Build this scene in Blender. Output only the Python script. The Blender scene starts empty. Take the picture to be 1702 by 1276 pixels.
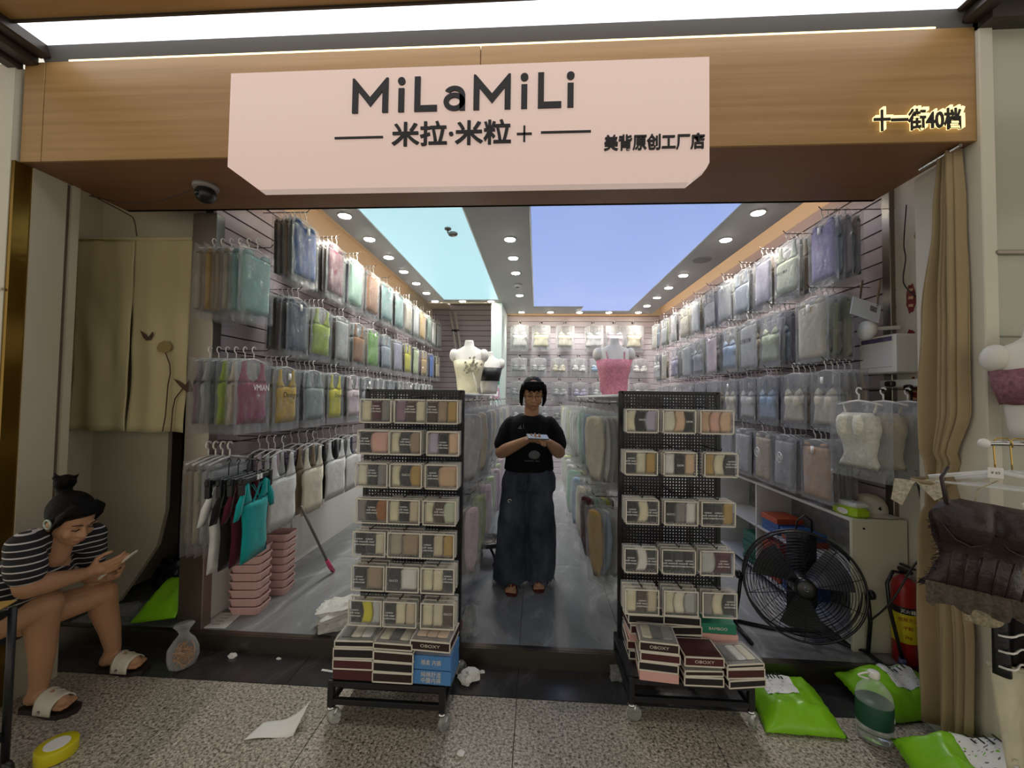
import bpy, bmesh, math, random
from mathutils import Vector, Matrix, noise
random.seed(7)
PI = math.pi
SC = bpy.context.scene
COL = SC.collection
# ------------------------------------------------------------------ camera
F_PX, CX, CY, CZ = 690.0, 851.0, 638.0, 1.52
_VX, _VY, _SL = 893.0 - CX, 661.0 - CY, 0.0143
_t = -(_VX * _VX + _VY * _VY + F_PX * F_PX) / (_VX + _SL * _VY)
_dy = Vector((_VX, _VY, F_PX)).normalized()
_dx = -Vector((_VX + _t, _VY + _SL * _t, F_PX)).normalized()
_dz = _dx.cross(_dy)
AX_R = Vector((_dx[0], _dy[0], _dz[0])); AX_D = Vector((_dx[1], _dy[1], _dz[1])); AX_F = Vector((_dx[2], _dy[2], _dz[2]))
cam_d = bpy.data.cameras.new('camera'); cam = bpy.data.objects.new('camera', cam_d); COL.objects.link(cam)
cam_d.sensor_width = 36.0; cam_d.lens = F_PX / 1702.0 * 36.0; cam_d.clip_start = 0.02
cm = Matrix.Identity(4)
for i in range(3):
    cm[i][0] = AX_R[i]; cm[i][1] = -AX_D[i]; cm[i][2] = -AX_F[i]
cm[2][3] = CZ
cam.matrix_world = cm
SC.camera = cam
# ------------------------------------------------------------------ light of the mall hall, exposure
SC.view_settings.view_transform = 'Standard'; SC.view_settings.look = 'None'
SC.view_settings.gamma = 1.0; SC.view_settings.use_curve_mapping = False
SC.view_settings.exposure = 0.42
W_DOWN = 32.0
w = bpy.data.worlds.new('mall_hall'); SC.world = w; w.use_nodes = True
w.node_tree.nodes['Background'].inputs[0].default_value = (1.0, 0.93, 0.80, 1)
w.node_tree.nodes['Background'].inputs[1].default_value = 0.68
E_STRIP, E_PANEL, E_DOWN, E_SIGN, E_COVE = 2.0, .68, 45.0, .33, 3.0
# ------------------------------------------------------------------ measuring helpers: where a line of sight meets a plane of the place
def ray(px, py):
    a, b = (px - CX) / F_PX, (py - CY) / F_PX
    return AX_R * a + AX_D * b + AX_F
def onY(px, py, Y):
    r = ray(px, py); s = Y / r.y; return Vector((r.x * s, Y, CZ + r.z * s))
def onX(px, py, X):
    r = ray(px, py); s = X / r.x; return Vector((X, r.y * s, CZ + r.z * s))
def onZ(px, py, Z):
    r = ray(px, py); s = (Z - CZ) / r.z; return Vector((r.x * s, r.y * s, Z))
# ------------------------------------------------------------------ materials
def lin(c):
    if isinstance(c, str):
        c = c.lstrip('#'); c = [int(c[i:i + 2], 16) / 255 for i in (0, 2, 4)]
        c = [(v / 12.92 if v <= 0.04045 else ((v + 0.055) / 1.055) ** 2.4) for v in c]
    return (c[0], c[1], c[2], 1.0)
MATS = {}
def nodes(name):
    m = bpy.data.materials.new(name); m.use_nodes = True
    nt = m.node_tree; b = nt.nodes['Principled BSDF']
    return m, nt, b
def tex(nt, kind, scale, stretch=None, detail=4.0, rough=0.6):
    tc = nt.nodes.new('ShaderNodeTexCoord'); mp = nt.nodes.new('ShaderNodeMapping')
    nt.links.new(tc.outputs['Object'], mp.inputs[0])
    if stretch: mp.inputs['Scale'].default_value = stretch
    t = nt.nodes.new('ShaderNodeTex' + kind); nt.links.new(mp.outputs[0], t.inputs['Vector'])
    t.inputs['Scale'].default_value = scale
    if kind == 'Noise':
        t.inputs['Detail'].default_value = detail; t.inputs['Roughness'].default_value = rough
    return t
def ramp(nt, fac, stops):
    r = nt.nodes.new('ShaderNodeValToRGB'); e = r.color_ramp.elements
    while len(e) < len(stops): e.new(0.5)
    for k, (p, c) in enumerate(stops): e[k].position = p; e[k].color = lin(c)
    nt.links.new(fac, r.inputs[0]); return r
def bump(nt, b, h, strength, dist=0.01):
    n = nt.nodes.new('ShaderNodeBump'); n.inputs['Strength'].default_value = strength; n.inputs['Distance'].default_value = dist
    nt.links.new(h, n.inputs['Height']); nt.links.new(n.outputs[0], b.inputs['Normal'])
def mat(name, col, rough=0.5, metal=0.0, spec=0.5, bmp=0.0, bscale=60.0, var=0.0, vscale=8.0, coat=0.0, sheen=0.0):
    if name in MATS: return MATS[name]
    m, nt, b = nodes(name); c = lin(col)
    b.inputs['Base Color'].default_value = c; b.inputs['Roughness'].default_value = rough; b.inputs['Metallic'].default_value = metal
    b.inputs['Specular IOR Level'].default_value = spec; b.inputs['Coat Weight'].default_value = coat
    if sheen: b.inputs['Sheen Weight'].default_value = sheen
    if var:
        t = tex(nt, 'Noise', vscale)
        r = ramp(nt, t.outputs['Fac'], [(0.3, [v * (1 - var) for v in c[:3]]), (0.7, [min(1, v * (1 + var)) for v in c[:3]])])
        nt.links.new(r.outputs[0], b.inputs['Base Color'])
    if bmp:
        t = tex(nt, 'Noise', bscale); bump(nt, b, t.outputs['Fac'], bmp)
    MATS[name] = m; return m
def glow(name, col, strength):
    if name in MATS: return MATS[name]
    m, nt, b = nodes(name); c = lin(col)
    b.inputs['Base Color'].default_value = (c[0] * .6, c[1] * .6, c[2] * .6, 1); b.inputs['Roughness'].default_value = 0.4
    b.inputs['Emission Color'].default_value = c; b.inputs['Emission Strength'].default_value = strength
    MATS[name] = m; return m
def film(name, col=(1, 1, 1), body=0.12, rough=0.18, crinkle=0.5, scale=25.0, gloss=0.10):
    """thin clear plastic: mostly see-through, a milky body and a crinkled sheen"""
    if name in MATS: return MATS[name]
    m, nt, b = nodes(name); out = nt.nodes['Material Output']
    b.inputs['Base Color'].default_value = lin(col); b.inputs['Roughness'].default_value = rough
    b.inputs['Specular IOR Level'].default_value = 0.9
    tr = nt.nodes.new('ShaderNodeBsdfTransparent'); mx = nt.nodes.new('ShaderNodeMixShader')
    t = tex(nt, 'Noise', scale, (1, 1, .45), 6.0, 0.7); t.inputs['Distortion'].default_value = .8; bump(nt, b, t.outputs['Fac'], crinkle, 0.09)
    fr = nt.nodes.new('ShaderNodeLayerWeight'); fr.inputs[0].default_value = 0.35
    nt.links.new(b.inputs['Normal'].links[0].from_socket, fr.inputs['Normal'])
    mr = nt.nodes.new('ShaderNodeMapRange'); mr.inputs[3].default_value = body; mr.inputs[4].default_value = min(1, body + gloss + .35)
    nt.links.new(fr.outputs['Facing'], mr.inputs[0]); nt.links.new(mr.outputs[0], mx.inputs[0])
    nt.links.new(tr.outputs[0], mx.inputs[1]); nt.links.new(b.outputs[0], mx.inputs[2]); nt.links.new(mx.outputs[0], out.inputs[0])
    MATS[name] = m; return m
def glassy(name, col, rough=0.05, trans=1.0, ior=1.45):
    if name in MATS: return MATS[name]
    m, nt, b = nodes(name)
    b.inputs['Base Color'].default_value = lin(col); b.inputs['Roughness'].default_value = rough
    b.inputs['Transmission Weight'].default_value = trans; b.inputs['IOR'].default_value = ior
    MATS[name] = m; return m
def wood(name, a, bcol, scale=3.0, stretch=(.35, 6, 14), rough=0.45):
    m, nt, b = nodes(name)
    t = tex(nt, 'Noise', scale, stretch, 6.0, 0.6); r = ramp(nt, t.outputs['Fac'], [(0.25, a), (0.75, bcol)])
    nt.links.new(r.outputs[0], b.inputs['Base Color']); b.inputs['Roughness'].default_value = rough
    bump(nt, b, t.outputs['Fac'], .08, .004); MATS[name] = m; return m
# ------------------------------------------------------------------ mesh building
class MB:
    def __init__(s): s.v = []; s.f = []; s.mi = []; s.cur = 0
    def add(s, vs, fs):
        n = len(s.v); s.v += [tuple(p) for p in vs]; s.f += [tuple(i + n for i in f) for f in fs]; s.mi += [s.cur] * len(fs); return s
    def box(s, x0, x1, y0, y1, z0, z1, M=None):
        vs = [Vector(p) for p in ((x0, y0, z0), (x1, y0, z0), (x1, y1, z0), (x0, y1, z0), (x0, y0, z1), (x1, y0, z1), (x1, y1, z1), (x0, y1, z1))]
        if M is not None: vs = [M @ p for p in vs]
        return s.add(vs, [(0, 3, 2, 1), (4, 5, 6, 7), (0, 1, 5, 4), (1, 2, 6, 5), (2, 3, 7, 6), (3, 0, 4, 7)])
    def rbox(s, x0, x1, y0, y1, z0, z1, b=.01, M=None):
        """box with chamfered edges"""
        b = min(b, (x1 - x0) / 2.01, (y1 - y0) / 2.01, (z1 - z0) / 2.01); rings = []
        for z, q in ((z0, b), (z0 + b, 0), (z1 - b, 0), (z1, b)):
            c = b * .9
            rings.append([(x0 + q + c, y0 + q, z), (x1 - q - c, y0 + q, z), (x1 - q, y0 + q + c, z), (x1 - q, y1 - q - c, z), (x1 - q - c, y1 - q, z), (x0 + q + c, y1 - q, z), (x0 + q, y1 - q - c, z), (x0 + q, y0 + q + c, z)])
        vs = [Vector(p) for r in rings for p in r]
        if M is not None: vs = [M @ p for p in vs]
        fs = [tuple(range(7, -1, -1)), tuple(range(24, 32))]
        for k in range(3):
            for i in range(8): j = (i + 1) % 8; fs.append((k * 8 + i, k * 8 + j, k * 8 + 8 + j, k * 8 + 8 + i))
        return s.add(vs, fs)
    def tube(s, pts, r, n=8, cap=True, flat=1.0, up=None):
        pts = [Vector(p) for p in pts]; m = len(pts); rs = r if isinstance(r, (list, tuple)) else [r] * m
        vs = []; prev = None
        for i, p in enumerate(pts):
            d = (pts[min(i + 1, m - 1)] - pts[max(i - 1, 0)])
            if d.length < 1e-9: d = Vector((0, 0, 1))
            d.normalize()
            ref = Vector(up) if up is not None else (prev if prev is not None else (Vector((0, 0, 1)) if abs(d.z) < .9 else Vector((1, 0, 0))))
            a = d.cross(ref)
            if a.length < 1e-6: a = d.cross(Vector((1, .3, 0)))
            a.normalize(); b = a.cross(d).normalized()
            if up is None: prev = b
            rr = rs[i]; ra, rb = (rr if isinstance(rr, tuple) else (rr, rr * flat))
            for k in range(n):
                t = 2 * PI * k / n; vs.append(p + a * (ra * math.cos(t)) + b * (rb * math.sin(t)))
        fs = [(i * n + k, i * n + (k + 1) % n, (i + 1) * n + (k + 1) % n, (i + 1) * n + k) for i in range(m - 1) for k in range(n)]
        if cap: fs += [tuple(range(n - 1, -1, -1)), tuple((m - 1) * n + k for k in range(n))]
        return s.add(vs, fs)
    def ring(s, c, R, r, n=32, k=6, M=None, a0=0.0, a1=2 * PI, closed=True):
        c = Vector(c); vs = []; cnt = n if closed else n + 1
        for i in range(cnt):
            t = a0 + (a1 - a0) * i / n
            for j in range(k):
                q = 2 * PI * j / k; rr = R + r * math.cos(q); p = Vector((rr * math.cos(t), rr * math.sin(t), r * math.sin(q)))
                vs.append(c + (M @ p if M is not None else p))
        fs = []
        for i in range(n):
            ii = (i + 1) % cnt
            for j in range(k): fs.append((i * k + j, ii * k + j, ii * k + (j + 1) % k, i * k + (j + 1) % k))
        return s.add(vs, fs)
    def lathe(s, prof, c=(0, 0, 0), n=24, M=None, sx=1.0, sy=1.0):
        c = Vector(c); vs = []; m = len(prof)
        for r, z in prof:
            for k in range(n):
                t = 2 * PI * k / n; p = Vector((r * sx * math.cos(t), r * sy * math.sin(t), z)); vs.append(c + (M @ p if M is not None else p))
        fs = [(i * n + k, i * n + (k + 1) % n, (i + 1) * n + (k + 1) % n, (i + 1) * n + k) for i in range(m - 1) for k in range(n)]
        fs += [tuple(range(n - 1, -1, -1)), tuple((m - 1) * n + k for k in range(n))]
        return s.add(vs, fs)
    def ball(s, c, r, n=12, m=8, M=None):
        rx, ry, rz = r if isinstance(r, (tuple, list)) else (r, r, r); c = Vector(c); vs = []
        for i in range(m + 1):
            p = PI * i / m
            for k in range(n):
                t = 2 * PI * k / n; q = Vector((rx * math.sin(p) * math.cos(t), ry * math.sin(p) * math.sin(t), -rz * math.cos(p)))
                vs.append(c + (M @ q if M is not None else q))
        return s.add(vs, [(i * n + k, i * n + (k + 1) % n, (i + 1) * n + (k + 1) % n, (i + 1) * n + k) for i in range(m) for k in range(n)])
    def prism(s, outline, y0, y1, M=None):
        """outline in x,z extruded along y"""
        n = len(outline); vs = [Vector((x, y0, z)) for x, z in outline] + [Vector((x, y1, z)) for x, z in outline]
        if M is not None: vs = [M @ p for p in vs]
        fs = [tuple(range(n)), tuple(range(2 * n - 1, n - 1, -1))] + [(i, i + n, (i + 1) % n + n, (i + 1) % n) for i in range(n)]
        return s.add(vs, fs)
    def sheet(s, fn, nu, nv):
        vs = [fn(i / nu, j / nv) for j in range(nv + 1) for i in range(nu + 1)]; w_ = nu + 1
        return s.add(vs, [(j * w_ + i, j * w_ + i + 1, (j + 1) * w_ + i + 1, (j + 1) * w_ + i) for j in range(nv) for i in range(nu)])
    def pillow(s, fnF, fnB, nu, nv):
        """front and back sheets that share their rim"""
        w_ = nu + 1; n0 = len(s.v)
        front = [fnF(i / nu, j / nv) for j in range(nv + 1) for i in range(nu + 1)]
        s.v += [tuple(p) for p in front]; idx = {}
        for j in range(nv + 1):
            for i in range(nu + 1):
                if i in (0, nu) or j in (0, nv): idx[i, j] = n0 + j * w_ + i
                else: idx[i, j] = len(s.v); s.v.append(tuple(fnB(i / nu, j / nv)))
        for j in range(nv):
            for i in range(nu):
                s.f.append((n0 + j * w_ + i, n0 + j * w_ + i + 1, n0 + (j + 1) * w_ + i + 1, n0 + (j + 1) * w_ + i))
                s.f.append((idx[i, j], idx[i, j + 1], idx[i + 1, j + 1], idx[i + 1, j])); s.mi += [s.cur] * 2
        return s
    def mesh(s, name, smooth=False):
        me = bpy.data.meshes.new(name); me.from_pydata([tuple(p) for p in s.v], [], s.f)
        if any(s.mi): me.polygons.foreach_set('material_index', s.mi)
        if smooth: me.polygons.foreach_set('use_smooth', [True] * len(me.polygons))
        me.update(); return me
    def build(s, name, m=None, parent=None, smooth=False):
        me = s.mesh(name, smooth); bm = bmesh.new(); bm.from_mesh(me); bmesh.ops.recalc_face_normals(bm, faces=bm.faces); bm.to_mesh(me); bm.free()
        for q in (m if isinstance(m, (list, tuple)) else [m]):
            if q is not None: me.materials.append(q)
        return link(name, me, parent)
def link(name, me, parent=None, loc=None):
    o = bpy.data.objects.new(name, me); COL.objects.link(o)
    if parent is not None: o.parent = parent
    if loc is not None: o.location = loc
    return o
def paint(o, m):
    """a material of this object's own on a mesh that copies share"""
    if not o.material_slots: o.data.materials.append(m)
    o.material_slots[0].link = 'OBJECT'; o.material_slots[0].material = m; return o
def tag(o, label, cat, group=None, kind=None):
    if label: o['label'] = label
    if cat: o['category'] = cat
    if group: o['group'] = group
    if kind: o['kind'] = kind
    return o
def thing(name, label, cat, loc=(0, 0, 0), rz=0.0, group=None):
    o = bpy.data.objects.new(name, None); COL.objects.link(o); o.empty_display_size = .05
    o.location = loc; o.rotation_euler = (0, 0, rz); return tag(o, label, cat, group)
def struct(name, mb, m, label=None, parent=None, smooth=False):
    o = mb.build(name, m, parent, smooth)
    if parent is None: tag(o, label, None, None, 'structure')
    return o
_tm = {}
def text_mesh(s, size, depth=.004, bold=0.0, align='CENTER', spacing=1.0):
    k = (s, size, depth, bold, align, spacing)
    if k not in _tm: _tm[k] = _text_mesh(*k)
    return _tm[k].copy()
def _text_mesh(s, size, depth=.004, bold=0.0, align='CENTER', spacing=1.0):
    cu = bpy.data.curves.new('lettering', 'FONT'); cu.body = s; cu.size = size; cu.extrude = depth / 2; cu.align_x = align; cu.align_y = 'CENTER'
    cu.offset = bold; cu.space_character = spacing; cu.resolution_u = 3
    o = bpy.data.objects.new('lettering', cu); COL.objects.link(o)
    dg = bpy.context.evaluated_depsgraph_get(); dg.update(); me = bpy.data.meshes.new_from_object(o.evaluated_get(dg))
    bpy.data.objects.remove(o); bpy.data.curves.remove(cu); return me
def letters(s, size, m, parent, M, depth=.004, bold=0.0, name='lettering', width=None, spacing=1.0):
    """flat print or raised letters: text in its local XY put in place by M; width fits it"""
    me = text_mesh(s, size, depth, bold, spacing=spacing)
    if width and len(me.vertices):
        xs = [v.co.x for v in me.vertices]; k = width / max(1e-6, max(xs) - min(xs)); me.transform(Matrix.Diagonal((k, 1, 1, 1)))
    me.transform(M); me.materials.clear(); me.materials.append(m); return link(name, me, parent)
def facing_y(x, y, z):      # text plane facing -Y (to the street)
    return Matrix.Translation((x, y, z)) @ Matrix.Rotation(PI / 2, 4, 'X')
def nz(x, y=0.0, z=0.0): return noise.noise(Vector((x, y, z)))
def copy_tree(o, parent=None):
    c = o.copy(); COL.objects.link(c); c.parent = parent
    for ch in list(o.children): copy_tree(ch, c)
    return c
ORD = ['first', 'second', 'third', 'fourth', 'fifth', 'sixth', 'seventh', 'eighth', 'ninth', 'tenth', 'eleventh', 'twelfth', 'thirteenth', 'fourteenth', 'fifteenth', 'sixteenth']
# ------------------------------------------------------------------ materials of the setting
SH, YS = 0.095, 2.40            # height of the shop floor, front of its step
ZF, ZC = 2.641, 3.0             # underside of the fascia, shop ceiling
XL, XR = -2.05, 2.15            # inner faces of the shop's side walls
def granite():
    m, nt, b = nodes('speckled granite')
    t = tex(nt, 'Noise', 75.0, None, 3.0, 0.75); t2 = tex(nt, 'Voronoi', 110.0)
    r = ramp(nt, t.outputs['Fac'], [(0.36, '#45433f'), (0.44, '#a39d92'), (0.54, '#d6d0c4'), (0.68, '#efebe2')])
    r2 = ramp(nt, t2.outputs['Distance'], [(0.0, '#ffffff'), (0.55, '#b5aea4')])
    mx = nt.nodes.new('ShaderNodeMixRGB'); mx.blend_type = 'MULTIPLY'; mx.inputs[0].default_value = .8
    nt.links.new(r.outputs[0], mx.inputs[1]); nt.links.new(r2.outputs[0], mx.inputs[2]); nt.links.new(mx.outputs[0], b.inputs['Base Color'])
    b.inputs['Roughness'].default_value = .38; return m
def marble(name, a, c, d, rough):
    m, nt, b = nodes(name)
    t = tex(nt, 'Noise', 2.2, (1, .55, 1), 9.0, 0.68); t.inputs['Distortion'].default_value = 1.6
    r = ramp(nt, t.outputs['Fac'], [(0.3, a), (0.55, c), (0.64, d), (0.7, c)])
    nt.links.new(r.outputs[0], b.inputs['Base Color']); b.inputs['Roughness'].default_value = rough; return m
M_gran = granite(); M_grout = mat('dark joint', '#3b3936', .8)
M_dark = marble('black polished strip tile', '#2a2a2b', '#38383a', '#4c4c4e', .22)
M_tile = marble('grey veined floor tile', '#74777a', '#8a8d8f', '#aaadae', .2)
M_steel = mat('brushed steel', '#8a8379', .3, .9, bmp=.05, bscale=200)
M_steel_d = mat('dark brushed steel', '#6b645b', .32, .9, bmp=.06, bscale=160)
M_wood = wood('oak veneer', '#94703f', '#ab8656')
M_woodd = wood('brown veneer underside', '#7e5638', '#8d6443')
M_beige = mat('beige wall paint', '#b8b09b', .6, var=.04, vscale=3)
M_offw = mat('warm white wall paint', '#c9c3b2', .55, var=.03, vscale=3)
M_green = mat('grey green gloss tile', '#a5a593', .16, var=.03, vscale=2)
M_gold = mat('gold mirror trim', '#7d6224', .22, .85)
M_slat = mat('lilac white slat board', '#b3a7ad', .42)
M_slatw = mat('pale slat board', '#c9c0c2', .42)
M_slatb = mat('slat groove backing', '#2c2629', .6)
M_ceil = mat('grey ceiling paint', '#a8a8a6', .6)
M_white = mat('white laminate', '#dcdcd6', .35)
M_black = mat('black powder coat', '#16161a', .42)
M_blackp = mat('black plastic', '#131314', .35)
M_chrome = mat('chrome', '#c8c8c8', .16, 1.0)
M_frame = mat('dark ceiling frame', '#3c3630', .35, .4)
M_warmw = mat('plaster cove', '#e8d9c0', .6)
M_ink = mat('black print', '#161415', .45)
M_wprint = mat('white print', '#f2f0ec', .5)
# ------------------------------------------------------------------ hall floor
fl = struct('floor', MB().box(-4.5, 4.5, -3.0, 2.40, -.06, -.004), M_grout, 'hall floor of speckled granite with a black tile strip')
def tiles(parent, xs, ys, z0, z1, m, gap=.003):
    shared = {}
    for i in range(len(xs) - 1):
        for j in range(len(ys) - 1):
            a, b = xs[i + 1] - xs[i] - gap, ys[j + 1] - ys[j] - gap; k = (round(a, 3), round(b, 3))
            if k not in shared:
                shared[k] = MB().rbox(-a / 2, a / 2, -b / 2, b / 2, z0, z1, .0012).mesh('tile'); shared[k].materials.append(m)
            link('tile', shared[k], parent, ((xs[i] + xs[i + 1]) / 2, (ys[j] + ys[j + 1]) / 2, 0))
tiles(fl, [-.085 + .9 * k for k in range(-3, 4)], [.35, 1.25, 2.15], -.02, 0, M_gran)
for q in (-4, 3): tiles(fl, [-.085 + .9 * k for k in (q, q + 1)], [1.25, 2.15], -.02, 0, M_gran)
tiles(fl, [-.085 + .607 * k for k in range(-5, 6)], [2.152, 2.398], -.02, 0, M_dark)
# ------------------------------------------------------------------ raised shop floor and its steel step
sf = struct('floor_shop', MB().box(-3.0, 2.3, YS, 8.0, -.02, SH - .004), M_grout, 'raised shop floor of grey veined tiles')
tiles(sf, [-2.87, -2.21, -1.91, -1.3, -.69, -.085, .52, 1.13, 1.74, 2.25], [2.437, 3.62, 4.83, 6.04, 7.25, 7.95], SH - .012, SH, M_tile, .002)
st = struct('trim_step', MB().box(-3.0, 2.3, YS - .012, YS, 0, SH + .001).box(-3.0, 2.3, YS, YS + .034, SH - .002, SH + .003), M_steel_d, 'brushed steel step at the shop entrance')
# ------------------------------------------------------------------ side walls of slat boards
def slat_wall(name, label, a, b, n, z0, z1, pitch=.1, m=M_slat, t=.018):
    """boards along the line a-b (x,y); n points out of the wall"""
    a, b, n = Vector(a), Vector(b), Vector(n); L = (b - a).length; d = (b - a) / L
    R = Matrix(((d.x, n.x, 0, a.x), (d.y, n.y, 0, a.y), (0, 0, 1, 0), (0, 0, 0, 1)))
    o = struct(name, MB().box(0, L, -.05, 0, z0, z1, R), M_slatb, label)
    h = pitch - .008; me = MB().add(*slat_geo(L, h, t)).mesh('slat'); me.materials.append(m); z = z0
    while z + h <= z1 + .001:
        s = link('slat', me, o); s.matrix_world = R @ Matrix.Translation((0, 0, z)); z += pitch
    return o
def slat_geo(L, h, t):
    pr = [(0, 0), (t, .0), (t, h - .004), (t - .004, h), (0, h)]; n = len(pr)
    vs = [(x, y, z) for x in (0, L) for y, z in pr]
    return vs, [tuple(range(n - 1, -1, -1)), tuple(range(n, 2 * n))] + [(i, (i + 1) % n, n + (i + 1) % n, n + i) for i in range(n)]
wl = slat_wall('wall_left', 'lilac slat wall hung with bagged tops', (XL, 2.46), (XL, 7.9), (1, 0), .60, 3.0)
MB().box(XL - .05, XL + .012, 2.5, 7.9, SH, .58).build('base_panel', M_white, wl)
MB().box(XL - .05, XL, 2.46, 7.9, 3.0, 3.22).build('cove_plaster', M_warmw, wl)
wr = slat_wall('wall_right', 'lilac slat wall hung with pale bagged tops', (XR, 2.60), (XR, 7.5), (-1, 0), .60, 3.0)
MB().box(XR, XR + .05, 2.44, 7.5, SH, .6).build('base_panel', M_white, wr)
MB().box(XR, XR + .05, 2.44, 7.5, 3.0, 3.22).build('cove_plaster', M_warmw, wr)
MB().box(XR - .015, XR + .04, 2.16, 2.60, 0, 3.2).build('end_panel', M_offw, wr)
wb = slat_wall('wall_back', 'white slat wall at the back of the shop', (-.56, 7.45), (XR, 7.45), (0, -1), SH, 3.0, m=M_slatw)
MB().box(-.56, XR, 7.45, 7.5, 3.0, 3.22).build('cove_plaster', M_warmw, wb)
slat_wall('wall_recess', 'dim slat wall of the recess behind the ladder', (XL, 7.9), (-.6, 7.9), (0, -1), SH, 3.3)
struct('trim_pillar', MB().rbox(-.73, -.56, 6.40, 7.9, SH, ZC, .006), mat('pale mint paint', '#cfe0da', .45), 'pale mint pillar beside the recess')
# ------------------------------------------------------------------ shop ceiling, light panels, cove
ce = struct('ceiling', MB().box(-1.74, 1.96, 2.38, 6.40, ZC, ZC + .06).box(-.60, 1.96, 6.40, 7.28, ZC, ZC + .06), M_ceil, 'grey ceiling of the shop')
MB().box(-1.74, -.73, 6.40, 6.42, ZC - .012, ZC + .06).build('edge_trim', M_warmw, ce)
struct('ceiling_cove', MB().box(XL - .05, -1.70, 2.38, 7.9, 3.22, 3.26).box(1.92, XR + .05, 2.38, 7.5, 3.22, 3.26).box(-1.7, -.5, 6.42, 7.95, 3.3, 3.34).box(-.5, 1.92, 6.9, 7.5, 3.22, 3.26), M_warmw, 'raised cove above the slat walls')
led = glow('warm cove LED', '#ffc48a', E_COVE)
for nm, bx in (('left', (-1.80, -1.785, 2.45, 6.38)), ('right', (1.995, 2.01, 2.45, 7.25))):
    tag(MB().box(bx[0], bx[1], bx[2], bx[3], 3.062, 3.075).build('cove_light_strip', led), 'warm light strip hidden in the cove of the %s wall' % nm, 'light strip')
tag(MB().box(-.5, 1.9, 7.325, 7.34, 3.062, 3.075).build('cove_light_strip', led), 'warm light strip hidden in the cove of the back wall', 'light strip')
P_cy = glow('cyan light panel', '#b6e0ea', E_PANEL); P_bl = glow('blue light panel', '#94aae2', E_PANEL * 1.0)
def panel(name, outline, m, label):
    t = thing(name, label, 'light panel'); n = len(outline)
    vs = [(x, y, ZC - .006) for x, y in outline] + [(x, y, ZC + .0) for x, y in outline]
    MB().add(vs, [tuple(range(n)), tuple(range(2 * n - 1, n - 1, -1))] + [(i, i + n, (i + 1) % n + n, (i + 1) % n) for i in range(n)]).build('diffuser', m, t)
    fr = MB()
    for i in range(n):
        a, b = outline[i], outline[(i + 1) % n]; fr.tube([(a[0], a[1], ZC - .005), (b[0], b[1], ZC - .005)], .007, 4)
    fr.build('frame', M_white, t); return t
panel('ceiling_light_panel', [(-1.437, 2.39), (-.6, 2.39), (-.6, 6.195), (-1.437, 6.195)], P_cy, 'cyan ceiling light panel beside the warm cove')
panel('ceiling_light_panel', [(-.075, 2.39), (1.512, 2.39), (1.512, 7.0), (.70, 7.0), (.72, 6.66), (-.075, 6.66)], P_bl, 'lavender blue ceiling light panel with a notched far end')
DL = [(-1.6, 3.28 + .505 * k) for k in range(7)] + [(-1.17, 6.31), (-.73, 6.31)] + [(-.272, y) for y in (3.82, 4.34, 4.87, 5.94)] + [(-.29 + .497 * k, 7.13) for k in range(5)] + [(1.71, y) for y in (3.32, 3.88, 4.99, 5.54, 6.08, 6.62)]
dl0 = None; M_down = glow('downlight lens', '#fff6e6', E_DOWN)
me_l = MB().lathe([(.046, -.010), (.046, .002)], n=20).mesh('lens'); me_l.materials.append(M_down)
me_t = MB().ring((0, 0, 0), .053, .007, 24, 6).mesh('trim_ring', True); me_t.materials.append(M_white)
LAMP = bpy.data.lights.new('lamp', 'SPOT'); LAMP.energy = W_DOWN; LAMP.spot_size = 2.0; LAMP.spot_blend = .7; LAMP.shadow_soft_size = .045; LAMP.color = (1.0, .95, .88)
for i, (x, y) in enumerate(DL):
    key = lambda q: 'along the back wall' if q[1] > 6.8 else 'at the edge of the recess' if q[1] > 6.3 and -1.5 < q[0] < 0 else 'beside the wall of coloured tops' if q[0] < -1.5 else 'in the line above the aisle' if q[0] < 0 else 'beside the wall of pale tops'
    row = key((x, y)); seq = sorted([q for q in DL if key(q) == row], key=lambda q: (q[1], q[0]))
    t = thing('downlight', '%s round downlight %s, %s' % (ORD[seq.index((x, y))], 'from the recess' if row[0:5] == 'along' else 'from the cove' if row[0:2] == 'at' else 'from the entrance', row), 'light', (x, y, ZC - .003), 0, 'round ceiling downlights')
    link('lens', me_l, t); link('trim_ring', me_t, t)
    lo = bpy.data.objects.new('lamp', LAMP); COL.objects.link(lo); lo.parent = t; lo.location = (0, 0, -.014)
# ------------------------------------------------------------------ fascia over the entrance
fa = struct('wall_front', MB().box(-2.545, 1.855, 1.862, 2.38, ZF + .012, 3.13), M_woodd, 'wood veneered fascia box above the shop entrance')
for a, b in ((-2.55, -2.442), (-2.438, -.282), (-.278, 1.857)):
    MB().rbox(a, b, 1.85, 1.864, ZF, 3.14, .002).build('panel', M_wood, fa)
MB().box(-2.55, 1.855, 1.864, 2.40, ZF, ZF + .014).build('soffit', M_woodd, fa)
MB().box(-2.55, 1.855, 2.38, 2.40, ZF, 3.24).build('rear_board', M_woodd, fa)
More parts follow.
